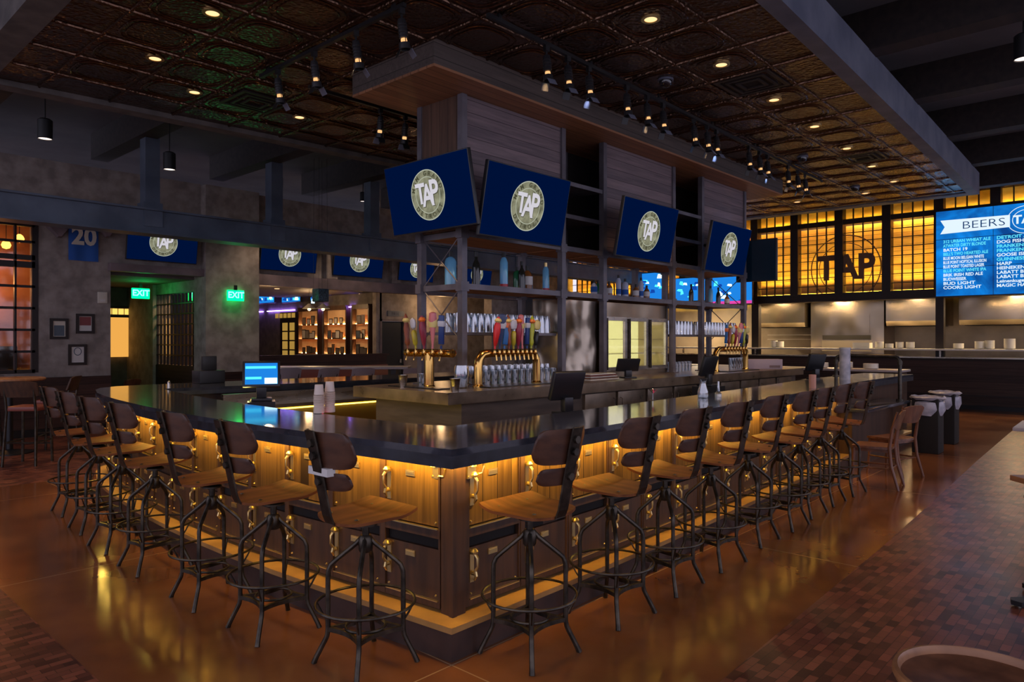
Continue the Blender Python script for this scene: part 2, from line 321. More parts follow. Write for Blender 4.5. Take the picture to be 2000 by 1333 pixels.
    def mesh(s, name, mats, smooth=True):
        bmesh.ops.recalc_face_normals(s.bm, faces=s.bm.faces[:])
        me = bpy.data.meshes.new(name); s.bm.to_mesh(me); s.bm.free()
        for m in (mats if isinstance(mats, (list, tuple)) else [mats]): me.materials.append(M[m] if isinstance(m, str) else m)
        if smooth and len(me.polygons): me.shade_smooth(); me.set_sharp_from_angle(angle=math.radians(35))
        return me
    def build(s, name, mats, parent=None, local=True, smooth=True, keep=False):
        me = s.mesh(name, mats, smooth); o = bpy.data.objects.new(name, me); COL.objects.link(o)
        if parent is not None:
            o.parent = parent
            if not local: me.transform(wmat(parent).inverted())
        elif not keep:                                     # origin at the base centre
            vs = [v.co for v in me.vertices]
            c_ = Vector(((min(v.x for v in vs)+max(v.x for v in vs))/2, (min(v.y for v in vs)+max(v.y for v in vs))/2, min(v.z for v in vs)))
            me.transform(Matrix.Translation(-c_)); o.location = c_
        return o
def wmat(o):
    m = Matrix.LocRotScale(o.location, o.rotation_euler, o.scale)
    return wmat(o.parent) @ m if o.parent else m
def tag(o, label=None, cat=None, group=None, kind=None):
    if label: o['label'] = label
    if cat: o['category'] = cat
    if group: o['group'] = group
    if kind: o['kind'] = kind
    return o
def thing(name, label, cat, loc=(0,0,0), rz=0.0, group=None, rot=None):
    o = bpy.data.objects.new(name, None); COL.objects.link(o); o.location = loc; o.rotation_euler = rot or (0,0,rz)
    o.empty_display_size = .05
    return tag(o, label, cat, group)
def struct(o): o['kind'] = 'structure'; return o
def dup(o, loc=None, rz=None, label=None, parent=None):
    c_ = o.copy(); COL.objects.link(c_)
    if parent is not None: c_.parent = parent
    if loc is not None: c_.location = loc
    if rz is not None: c_.rotation_euler = (0,0,rz)
    if label: c_['label'] = label
    for ch in [q for q in KIDS.get(o.name, [])]:
        d = dup(ch, parent=c_)
        KIDS.setdefault(c_.name, []).append(d)
    return c_
KIDS = {}
def reg(root):
    """remember a thing's parts so that it can be copied"""
    KIDS.clear()
    for o in COL.objects:
        if o.parent: KIDS.setdefault(o.parent.name, []).append(o)
    return root
def text_mesh(s, size, mt, extr=.001, align='CENTER', shear=0.0, sx=1.0, bold=0.0):
    cu = bpy.data.curves.new('text', 'FONT'); cu.body = s; cu.size = size; cu.extrude = extr; cu.align_x = align; cu.align_y = 'CENTER'; cu.shear = shear; cu.offset = bold
    cu.resolution_u = 3
    o = bpy.data.objects.new('text', cu); COL.objects.link(o)
    me = bpy.data.meshes.new_from_object(o.evaluated_get(bpy.context.evaluated_depsgraph_get()))
    bpy.data.objects.remove(o); bpy.data.curves.remove(cu)
    me.transform(Matrix.Diagonal((sx,1,1,1))); me.materials.clear(); me.materials.append(M[mt] if isinstance(mt, str) else mt); return me
def text(name, s, size, mt, Mx, parent=None, **k):
    me = text_mesh(s, size, mt, **k); me.transform(Mx); o = bpy.data.objects.new(name, me); COL.objects.link(o); o.parent = parent; return o
def basis(o, x, y):
    x = Vector(x); y = Vector(y); z = x.cross(y); m = Matrix((x, y, z)).transposed().to_4x4(); m.translation = Vector(o); return m
def join_text(items, mt):
    """several placed text meshes in one mesh; items = (string,size,matrix,kw)"""
    bm = bmesh.new()
    for s_, sz, mx_, k in items:
        me = text_mesh(s_, sz, mt, **k); me.transform(mx_); bm.from_mesh(me); bpy.data.meshes.remove(me)
    me = bpy.data.meshes.new('lettering'); bm.to_mesh(me); bm.free(); me.materials.append(M[mt]); return me
def link(name, me, parent):
    o = bpy.data.objects.new(name, me); COL.objects.link(o); o.parent = parent; return o
def box(name, a, b_, m, parent=None, bev=0.0, local=False):
    return MB().box(a, b_, bev).build(name, m, parent, local=local)

# ================================================================== STRUCTURE
def poly_floor(name, pts, m, z1=0.0, z0=-.12):
    return struct(MB().prism(pts, z0, z1).build(name, m, keep=True, smooth=False))
RE = [(-1.24,-1.12), (.736,-1.06), (1.82,-1.025), (3.6,-.974), (5.58,-.887), (8.85,-.728), (12.0,-.60), (17.0,-.40)]
poly_floor('floor', RE + [(17.0,6.81), (-1.24,6.81)], 'concrete')
poly_floor('floor', [(-9,-9), (17,-9)] + RE[::-1] + [(-9,-1.12)], 'parquet')
poly_floor('floor', [(-9,-1.12), (-1.24,-1.12), (-1.24,6.81), (-9,6.81)], 'parquet')
poly_floor('floor', [(-9,6.81), (22,6.81), (22,24), (-9,24)], 'parquet')
poly_floor('floor', [(17,-9), (22,-9), (22,6.81), (17,6.81)], 'base')
struct(MB().quad([(1.42,-.985,.0015), (17,-.405,.0015), (17,-.425,.0015), (1.42,-1.045,.0015)]).build('trim_1', 'old_brass', keep=True)) if False else None

# high dark ceiling and the rafters crossing it
struct(MB().box((-5,-7,5.25), (22,24,5.4)).build('ceiling', 'ceil_dark', keep=True))
for X in (-.25, 1.86, 3.98, 6.02, 8.17, 10.47, 12.77, 15.1):
    struct(MB().box((X,-7,4.80), (X+.28,11.4,5.25)).build('trim_2', 'rafter'))

# pressed tin canopy with its fascia
CAN = [(-.55,-.25), (13.45,.22), (13.3,5.75), (5.1,6.25), (-.55,6.62)]
struct(MB().prism(CAN, 4.42, 4.46).build('ceiling', 'tin', keep=True, smooth=False))
b_ = MB()
def _ycan(x, lo): return (-.25+(x+.55)*.0336) if lo else (6.62-(x+.55)*.0655 if x < 5.1 else 6.25-(x-5.1)*.061)
k = 0
while -.12+.7*k < 13.3:
    x = -.12+.7*k; k += 1; b_.tube([(x,_ycan(x,1),4.418),(x,_ycan(x,0),4.418)], .016, 6)
k = 0
while .385+.7*k < 6.3:
    y = .385+.7*k; k += 1; b_.tube([(-.5,y,4.418),(13.3,y,4.418)], .016, 6) if y < 5.6 else b_.tube([(-.5,y,4.418),(min(13.3, 5.1+(6.25-y)/.061),y,4.418)], .016, 6)
for i in range(19):
    for j in range(-1, 8):
        cx, cy = .23+.7*i, .035+.7*(j+1)
        if cy+.3 > _ycan(cx,0) or cy-.3 < _ycan(cx,1): continue
        for rr_, tr in ((.285,.010),(.235,.007)):
            b_.tube([(cx+rr_*math.copysign(abs(math.cos(a))**.6, math.cos(a)), cy+rr_*math.copysign(abs(math.sin(a))**.6, math.sin(a)), 4.419) for a in [2*PI*q/28 for q in range(28)]], tr, 5, True)
struct(b_.build('ceiling', 'tin', keep=True))
CO = [(-.80,-.42), (13.72,.06), (13.55,5.95), (5.1,6.45), (-.80,6.85)]
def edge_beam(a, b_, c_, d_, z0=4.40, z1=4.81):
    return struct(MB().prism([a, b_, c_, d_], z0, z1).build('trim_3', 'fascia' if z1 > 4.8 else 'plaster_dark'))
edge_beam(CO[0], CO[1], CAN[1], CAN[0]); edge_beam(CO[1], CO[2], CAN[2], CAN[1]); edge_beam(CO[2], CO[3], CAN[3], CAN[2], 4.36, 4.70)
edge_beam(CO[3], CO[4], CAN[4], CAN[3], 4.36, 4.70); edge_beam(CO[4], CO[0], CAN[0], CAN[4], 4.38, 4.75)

# steel truss line over the left side of the bar
struct(MB().box((-6,9.2,3.30), (17,9.42,3.66)).box((-6,9.12,3.28), (17,9.5,3.31)).box((-6,9.12,3.65), (17,9.5,3.68)).build('trim_4', 'steel_beam'))
for X in (1.96, 4.10, 6.25, 8.4, 10.6):
    struct(MB().box((X,9.2,3.66), (X+.22,9.42,4.82)).box((X-.03,9.17,3.40), (X+.25,9.45,3.78)).build('trim_5', 'steel_beam'))

# left back wall (Y = 11.3) with its openings
WY = 11.3
def wall(name, a, b_, m='plaster'): return struct(MB().box(a, b_).build(name, m, keep=True, smooth=False))
wall('wall_left', (-9,WY,0), (-1.2,WY+.3,4.65)); wall('wall_left', (-1.2,WY,3.55), (.99,WY+.3,4.65)); wall('wall_left', (-1.2,WY,0), (.99,WY+.3,1.07))
wall('wall_left', (.99,WY,0), (2.146,WY+.3,4.65)); wall('wall_left', (2.146,WY,2.90), (3.76,WY+.3,4.65))
wall('wall_left', (3.76,WY-.22,0), (4.86,WY+.3,4.62)); wall('wall_left', (4.86,WY,2.86), (13.4,WY+.3,4.62)); wall('wall_left', (11.9,WY,0), (13.4,WY+.3,2.86))
for X in (6.52, 8.33, 10.2): wall('wall_left', (X,WY-.12,2.98), (X+.28,WY,3.9))
struct(MB().box((12.95,WY-.2,0), (13.4,WY-.02,4.6)).build('trim_6', 'black'))
struct(MB().box((2.1,WY-.16,2.84), (3.80,WY+.02,2.98)).build('trim_7', 'lintel')); struct(MB().box((4.86,WY-.16,2.74), (13.4,WY+.02,2.97)).build('trim_7', 'lintel'))
for a, b_ in ((-9,-1.2), (-1.2,.99), (.99,2.146), (3.76,4.86)):
    y = WY-.22 if a == 3.76 else WY
    struct(MB().box((a,y-.03,.12), (b_,y,.94)).box((a,y-.05,.94), (b_,y,.98)).build('trim_8', 'wainscot'))
    struct(MB().box((a,y-.045,0), (b_,y,.12)).build('baseboard_left', 'black'))
# gridded window at the far left, with a warm room behind it
def grid_window(name, X0, X1, z0, z1, nx, zs, Y, m='mullion', vertical=True):
    b_ = MB(); g = .03
    for i in range(nx+1):
        x = X0+(X1-X0)*i/nx; t = .045 if i in (0, nx) else g/2
        b_.box((x-t,Y-.03,z0), (x+t,Y+.05,z1))
    for z, t in zs: b_.box((X0,Y-.03,z-t), (X1,Y+.05,z+t))
    r = struct(b_.build(name, m)); r['label'] = 'dark steel gridded window'
    p = MB().box((X0,Y+.01,z0), (X1,Y+.018,z1)).build('pane', 'pane', r, local=False); return r
grid_window('window_1', -1.2, .99, 1.07, 3.55, 8, [(1.09,.03),(1.42,.02),(1.78,.02),(2.14,.02),(2.50,.02),(2.86,.05),(2.98,.04),(3.24,.02),(3.52,.03)], WY+.02)
wall('wall_left', (-1.3,WY+1.3,0), (1.9,WY+1.4,4.6), noisy(mat('warm_plaster', (.5,.2,.08), .7), (.30,.10,.05), (.60,.26,.12), (1,1,2.5), sc=1.2))
struct(MB().box((-.2,WY+1.1,1.0), (.1,WY+1.29,2.0)).box((.55,WY+1.1,.2), (.99,WY+1.28,1.5)).build('trim_9', 'black'))
for x, y, nm in ((12,480,'left'), (38,468,'right')):
    p_ = at_y(x, y, WY+.7); t = thing('globe_pendant', f'{nm} of two glowing amber globes behind the far left gridded window', 'lamp', (p_.x,p_.y,p_.z-.06), group='amber globes behind the gridded window')
    MB().lathe([(0,0),(.055,.02),(.075,.07),(.055,.12),(.02,.15)], seg=14).build('globe', emis('amber_globe', (1,.45,.06), 3.5), t)
    MB().cyl((0,0,.15), (0,0,1.2), .006, seg=6).build('cord', 'black', t)
wall('ceiling', (-1.3,WY+.3,3.9), (1.9,WY+1.3,4.0), 'rafter')
lamp('POINT', 'globe_light', (.3,WY+.7,2.6), 22, (1,.42,.12), size=.15)

# passage behind the green exit sign
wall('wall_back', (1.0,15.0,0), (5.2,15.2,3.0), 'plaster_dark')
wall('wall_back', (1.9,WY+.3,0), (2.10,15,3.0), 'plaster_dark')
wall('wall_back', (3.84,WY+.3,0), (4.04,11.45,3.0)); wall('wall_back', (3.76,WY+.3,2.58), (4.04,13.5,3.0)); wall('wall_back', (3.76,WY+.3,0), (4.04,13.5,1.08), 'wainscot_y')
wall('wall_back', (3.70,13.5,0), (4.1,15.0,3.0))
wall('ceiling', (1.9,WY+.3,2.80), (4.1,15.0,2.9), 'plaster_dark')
b_ = MB()
for i in range(12): y = 11.52+i*.18; b_.box((3.78,y-.01,1.08), (3.82,y+.01,2.58))
for k in range(8): z = 1.08+k*.214; b_.box((3.775,11.45,z-.012), (3.825,13.5,z+.012))
g_ = struct(b_.build('window_2', 'mullion')); MB().box((3.805,11.5,1.1), (3.812,13.5,2.56)).build('pane', 'pane', g_, local=False)
# glimpses seen through that window: glowing panel added for blue daylight, and a tan wall
wall('wall_back', (4.7,11.7,0), (4.8,15,3.0), noisy(mat('tan_plaster', (.4,.25,.15), .8), (.20,.11,.06), (.50,.30,.18), (1,1,3), sc=1.4))
b_ = tag(MB().box((4.62,11.6,2.15), (4.66,13.0,2.60)).build('wall_screen', emis('passage_screen', (.12,.32,.85), 1.3)), 'blue glowing wall screen seen through the passage side window', 'screen')
lamp('AREA', 'passage_lamp', (4.3,12.8,2.75), 40, WARM, size=.5, target=(4.4,12.8,0))  # added fill without a fixture, brightens the view through the side window
# lit roller blind with a row of small panes over it
p0 = at_y(216,603,14.9); p1 = at_y(270,697,14.9)
r = tag(struct(MB().box((p0.x-.4,14.9,p1.z), (p1.x,14.95,2.12)).build('window_3', 'amber_blind')), None)
b_ = MB()
for i in range(5): x = p1.x-.05-i*.13; b_.box((x-.1,14.9,2.19), (x,14.94,2.32))
b_.build('pane', 'amber_pane', r, local=False)
MB().box((p0.x-.4,14.88,2.12), (p1.x+.04,14.99,2.18)).box((p0.x-.4,14.88,2.33), (p1.x+.04,14.99,2.38)).box((p1.x,14.88,1.2), (p1.x+.04,14.99,2.33)).build('frame', 'mullion', r, local=False)

# back room beyond the long opening
BX = 9.0
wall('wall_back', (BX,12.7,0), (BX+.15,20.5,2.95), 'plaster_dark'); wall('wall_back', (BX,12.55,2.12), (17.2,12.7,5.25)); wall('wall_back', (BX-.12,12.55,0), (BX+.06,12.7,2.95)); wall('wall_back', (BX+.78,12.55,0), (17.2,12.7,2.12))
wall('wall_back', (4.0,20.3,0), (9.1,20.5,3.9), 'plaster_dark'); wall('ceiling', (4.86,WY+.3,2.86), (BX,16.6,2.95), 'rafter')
wall('wall_back', (4.1,15.2,0), (4.3,20.3,3.4), 'wainscot')
wall('wall_back', (9.02,16.9,2.5), (9.15,20.5,3.6), noisy(mat('violet_wall', (.35,.3,.5), .8), (.30,.26,.42), (.40,.34,.52), sc=3))  # the violet light on this wall is put into its colour
d_ = struct(MB().box((BX+.06,12.58,0), (BX+.78,12.64,2.10)).build('door_1', 'black')); MB().box((BX+.66,12.55,1.0), (BX+.72,12.58,1.1)).build('door_handle', 'steel', d_, local=False)
struct(MB().box((BX,12.53,0), (BX+.06,12.56,2.16)).box((BX+.78,12.53,0), (BX+.84,12.56,2.16)).box((BX,12.53,2.10), (BX+.84,12.56,2.16)).build('trim_10', 'lintel'))
s_ = tag(MB().box((BX+.25,12.53,2.24), (BX+.78,12.55,2.38)).build('door_sign', 'steel_beam'), 'small grey sign plate above the dark doorway', 'sign')
me = text_mesh('MEN', .12, 'fascia'); me.transform(basis((BX+.5,12.525,2.31), (1,0,0), (0,0,1))); me.transform(wmat(s_).inverted()); o = link('lettering', me, s_)

# kitchen wall at X = 17: amber windows above the pass
KX = 17.0
struct(MB().box((KX,-7,0), (KX+.25,12.55,1.18)).build('wall_right', 'wainscot_y', keep=True)); struct(MB().box((KX-.03,-7,.30), (KX,12.55,.34)).box((KX-.04,-7,1.12), (KX,12.55,1.2)).build('trim_11', 'mullion'))
struct(MB().box((KX-.05,-7,0), (KX,12.55,.10)).build('baseboard_right', 'black'))
struct(MB().box((KX-.05,-7,2.62), (KX+.45,12.55,2.76)).build('trim_12', 'mullion')); struct(MB().box((KX-.04,-7,5.08), (KX+.2,12.55,5.25)).build('wall_right', 'rafter', keep=True))
POSTS = [-4.3,-3.13,-1.99,-.85,.29,1.42,2.56,3.69,4.84,5.96,7.1,8.2,9.3,10.4,11.5,12.55]
for i, y in enumerate(POSTS[:-1]):
    y1 = POSTS[i+1]; b_ = MB()
    b_.box((KX-.06,y-.1,2.8), (KX+.2,y+.1,5.1)); b_.box((KX-.04,y,2.76), (KX+.2,y1,2.83))
    yy0, yy1 = y+.1, y1-.1
    for k in range(1, 4):
        q = yy0+(yy1-yy0)*k/4; b_.box((KX+.02,q-.014,2.8), (KX+.06,q+.014,5.1))
    for k in range(1, 8): z = 2.8+k*.2245; b_.box((KX+.03,yy0,z-.009), (KX+.06,yy1,z+.009))
    b_.box((KX-.03,yy0,4.59), (KX+.2,yy1,4.72))
    r = struct(b_.build(f'window_{i+4}', 'mullion')); r['label'] = 'amber backlit window bay'
    MB().box((KX+.40,yy0-.1,2.8), (KX+.43,yy1+.1,4.6)).build('amber_panel', 'amber_glass', r, local=False)
    MB().box((KX+.30,yy0-.1,4.66), (KX+.33,yy1+.1,5.2)).build('transom_panel', 'yellow_glass', r, local=False)
    MB().box((KX+.14,yy0,2.765), (KX+.24,yy1,2.785)).build('light_strip', bpy.data.materials.get('window_led') or emis('window_led', (1.0,.58,.06), P['window']), r, local=False)
    MB().box((KX+.13,yy0,4.675), (KX+.20,yy1,4.69)).build('light_strip', bpy.data.materials.get('transom_led') or emis('transom_led', (1.0,.64,.07), P['transom']), r, local=False)
    MB().box((KX+.14,yy0,4.60), (KX+.20,yy1,4.62)).build('light_strip', bpy.data.materials.get('window_top_led') or emis('window_top_led', (1.0,.40,.10), 40.0), r, local=False)
# painted roundel with the letters TAP on the amber windows
t = thing('window_emblem', 'large dark TAP roundel painted across two amber windows', 'emblem', (KX+.012,3.55,2.66))
for R0, R1 in ((.64,.66), (.84,.87)):
    b_ = MB()
    for k in range(48):
        a0 = 2*PI*k/48; a1 = 2*PI*(k+1)/48
        if abs(math.sin(a0))*R1 < 3: b_.quad([(-.001,-math.cos(a0)*R0,.80+math.sin(a0)*R0), (-.001,-math.cos(a1)*R0,.80+math.sin(a1)*R0), (-.001,-math.cos(a1)*R1,.80+math.sin(a1)*R1), (-.001,-math.cos(a0)*R1,.80+math.sin(a0)*R1)])
    b_.build('ring', bpy.data.materials.get('emblem_paint') or mat('emblem_paint', (.16,.09,.05), .7), t)
text('lettering', 'TAP', .86, bpy.data.materials['emblem_paint'], basis((-.004,0,.80), (0,-1,0), (0,0,1)), t, bold=.035, extr=.0006, sx=.92)
# kitchen room
wall('wall_right', (19.6,-7,0), (19.75,12.55,2.9), noisy(mat('kitchen_tile', (.45,.36,.26), .4), (.34,.27,.19), (.50,.40,.29), sc=1.5)); wall('wall_right', (KX,12.4,0), (19.75,12.55,2.9)); wall('wall_right', (KX,-7.1,0), (19.75,-7,2.9)); wall('ceiling', (KX+.25,-7,2.78), (19.7,12.55,2.86), 'plaster_dark')
struct(MB().box((KX+.02,5.86,1.18), (KX+.2,6.06,2.65)).build('trim_13', 'mullion')); struct(MB().box((KX+.02,1.33,1.18), (KX+.2,1.50,2.65)).build('trim_13', 'mullion')); struct(MB().box((KX+.02,-3.3,1.18), (KX+.2,-3.1,2.65)).build('trim_13', 'mullion'))

# ================================================================== THE BAR
def interp(tab, v):
    for (a, x), (b, y) in zip(tab, tab[1:]):
        if v <= b: return x+(y-x)*(v-a)/(b-a)
    return tab[-1][1]
YT = [(0,0),(1,.005),(2,.03),(3,.07),(4,.12),(5,.18),(6,.25),(7,.32),(8,.36),(9,.37),(10.2,.36)]
XT = [(0,0),(.5,-.045),(1,-.10),(1.5,-.135),(2,-.155),(2.5,-.16),(3,-.15),(3.5,-.125),(4,-.085),(4.5,-.035),(5,.03),(5.5,.12),(6,.26)]
YO = lambda x: interp(YT, x); XO = lambda y: interp(XT, y)
OUT = [(10.2,.36)]+[(x/2, YO(x/2)) for x in range(20, 0, -1)]+[(0,0)]+[(XO(y/4), y/4) for y in range(1, 25)]
TAIL = [(.40,6.3),(.62,6.47),(1,6.52),(2,6.5),(4,6.4),(6,6.3),(9.6,6.2)]
INN = [(10.2,1.08)]+[(.66+(x/2)*9.54/10.2, YO(x/2)+.72) for x in range(20, 0, -1)]+[(.66,.72)]+[(XO(.72+(y/4)*.8133)+.68, .72+(y/4)*.8133) for y in range(1, 25)]
ITAIL = [(.82,5.62),(.9,5.62),(1.2,5.58),(2,5.46),(4,5.36),(6,5.32),(9.6,5.25)]
OUTF = OUT+TAIL; INF = INN+ITAIL
def off(poly, d):
    """offset a polyline to its inner side (it runs corner-wards with the inside on the right)"""
    res = []
    for i, p in enumerate(poly):
        a = Vector(poly[max(i-1, 0)]); b_ = Vector(poly[min(i+1, len(poly)-1)]); q = Vector(p)
        if i in (0, len(poly)-1): t = (b_-a).normalized(); n_ = Vector((t.y, -t.x)); res.append(tuple(q+n_*d)); continue
        t1 = (q-a).normalized(); t2 = (b_-q).normalized(); n1 = Vector((t1.y, -t1.x)); n2 = Vector((t2.y, -t2.x)); m_ = (n1+n2).normalized()
        res.append(tuple(q+m_*(d/max(.4, m_.dot(n1)))))
    return res
bar = thing('bar_counter', 'long L-shaped bar with dark slate top and amber lit wooden locker front', 'bar counter', (0,0,0))
MB().strip(OUTF, INF, 1.035, 1.07).build('countertop', 'slate', bar)
MB().strip(OUTF, off(OUTF, .035), .972, 1.035).strip(off(INF, -.03), INF, .99, 1.035).build('top_edge', 'slate_edge', bar)
MB().strip(off(OUTF, .035), off(INF, -.03), 1.0, 1.034).build('top_core', 'slot', bar)
MB().strip(off(OUTF, .15), off(INF, -.12), 0.0, 1.0).build('bar_body', 'bar_wood_dark', bar)
MB().strip(OUTF, off(OUTF, .15), .15, .18).build('foot_ledge', 'ledge', bar)
MB().strip(off(OUTF, .02), off(OUTF, .15), 0.0, .15).build('base_board', 'base', bar)
o_ = off(OUTF, .040); i_ = off(OUTF, .052)
led = MB()
for a, b_, c_, d_ in zip(o_[:-1], o_[1:], i_[1:], i_[:-1]):
    if not (a[1] < 1 and a[0] > 7.01): led.quad([(*a,.976), (*b_,.976), (*c_,.989), (*d_,.989)])
led.build('light_strip', 'led', bar)
for sl in ((15, 21), (22, 42)):
    a_ = INF[sl[0]:sl[1]]; MB().strip(a_, off(a_, .016), 1.05, 1.066).build('rope_light', emis('red_rope_light', (.75,.03,.10), .8), bar)
# corner post
MB().box((.10,.10,.18), (.16,.19,.975)).box((.16,.10,.18), (.19,.15,.975)).box((.095,.095,.18), (.125,.125,.975)).build('corner_post', 'bar_wood_dark', bar)
def clasp(M_, par):
    b_ = MB(); b_.M = M_
    b_.box((-.03,-.012,-.05), (.03,0,.05)).lathe([(0,.0),(.022,.006),(.018,.02),(0,.03)], (0,-.02,.01), 10)
    b_.tube([(.03,-.02,.02),(.06,-.025,.035),(.085,-.02,.01),(.07,-.015,-.03),(.04,-.02,-.03)], .006, 6)
    for x in (-.022,.022):
        for z in (-.04,.04): b_.cyl((x,-.016,z), (x,-.01,z), .006, seg=8)
    return b_.build('corner_clasp', 'old_brass', par)
clasp(basis((.24,.115,.93), (1,0,0), (0,1,0)), bar); clasp(basis((.115,.24,.93), (0,-1,0), (1,0,0)), bar)

def bay(p0, p1, last=False):
    p0 = Vector((*p0, 0)); p1 = Vector((*p1, 0)); W = (p1-p0).length; x = (p1-p0).normalized(); y = Vector((-x.y, x.x, 0))
    Mx = basis(p0, x, y)
    b_ = MB(); b_.M = Mx
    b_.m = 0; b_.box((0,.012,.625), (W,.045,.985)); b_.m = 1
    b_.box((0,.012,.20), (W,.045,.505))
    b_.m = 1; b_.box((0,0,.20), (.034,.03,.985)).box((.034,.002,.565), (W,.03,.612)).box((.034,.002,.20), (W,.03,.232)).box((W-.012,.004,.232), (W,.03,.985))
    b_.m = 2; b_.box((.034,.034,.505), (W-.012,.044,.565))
    b_.m = 3; b_.box((.04,-.004,.612), (W-.015,.014,.618)); b_.box((.04,-.003,.232), (W-.015,.014,.237))
    for q in ((.055,.975),(W-.035,.975),(.055,.645),(W-.035,.645),(.055,.26),(W-.035,.26),(.055,.49)):
        b_.cyl((q[0],.013,q[1]), (q[0],.004,q[1]), .007, .004, 8)
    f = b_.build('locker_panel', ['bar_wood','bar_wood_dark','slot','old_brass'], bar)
    for zc in (.83, .42):
        h = MB(); h.M = Mx
        h.box((.045,.006,zc-.10), (.075,.012,zc+.07))
        h.lathe([(.0,-.004),(.022,0),(.024,.012),(.014,.026),(0,.03)], (.06,-.008,zc+.055), 10)
        h.tube([(.06,-.012,zc+.06),(.06,-.036,zc+.035),(.06,-.038,zc-.01),(.06,-.020,zc-.035),(.06,-.026,zc-.06),(.06,-.012,zc-.085)], [.010,.008,.006,.009,.010,.006], 7)
        h.cyl((.06,.0,zc-.05), (.06,-.022,zc-.05), .013, .010, 8)
        h.build('latch', 'old_brass', bar)
        pl = MB(); pl.M = Mx; z = zc+.06 if zc > .5 else zc+.035
        pl.box((W*.5-.035,.006,z-.016), (W*.5+.035,.012,z+.016)).box((W*.5-.028,.003,z-.003), (W*.5+.028,.006,z+.009))
        pl.build('name_plate', 'old_brass', bar)
W0 = .448
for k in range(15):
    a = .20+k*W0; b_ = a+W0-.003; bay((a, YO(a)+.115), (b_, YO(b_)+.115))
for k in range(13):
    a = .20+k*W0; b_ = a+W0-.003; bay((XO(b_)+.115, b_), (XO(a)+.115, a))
# lower counter at the far right end of the bar
MB().box((7.0,.10,.715), (8.9,.48,.76), .008).build('lower_counter', 'slate', bar); MB().box((7.05,.30,0), (8.85,.5,.715)).build('lower_body', 'bar_wood_dark', bar)
# pipe rail that closes the service end
t = thing('pipe_rail', 'dark bent-pipe service rail standing across the far right end of the bar', 'rail', (8.8,.2,.76))
z0 = .76; MB().tube([(0,.0,0),(0,0,.55),(0,.03,.60),(0,.08,.62),(0,.80,.62),(0,.85,.60),(0,.87,.55),(0,.87,.31)], .026, 10).build('pipe', 'stool_metal', t)
MB().cyl((0,0,0), (0,0,.012), .05).cyl((0,.87,.31), (0,.87,.322), .05).cyl((0,0,.50), (0,0,.55), .034).cyl((0,.87,.50), (0,.87,.55), .034).build('fitting', 'stool_metal', t)

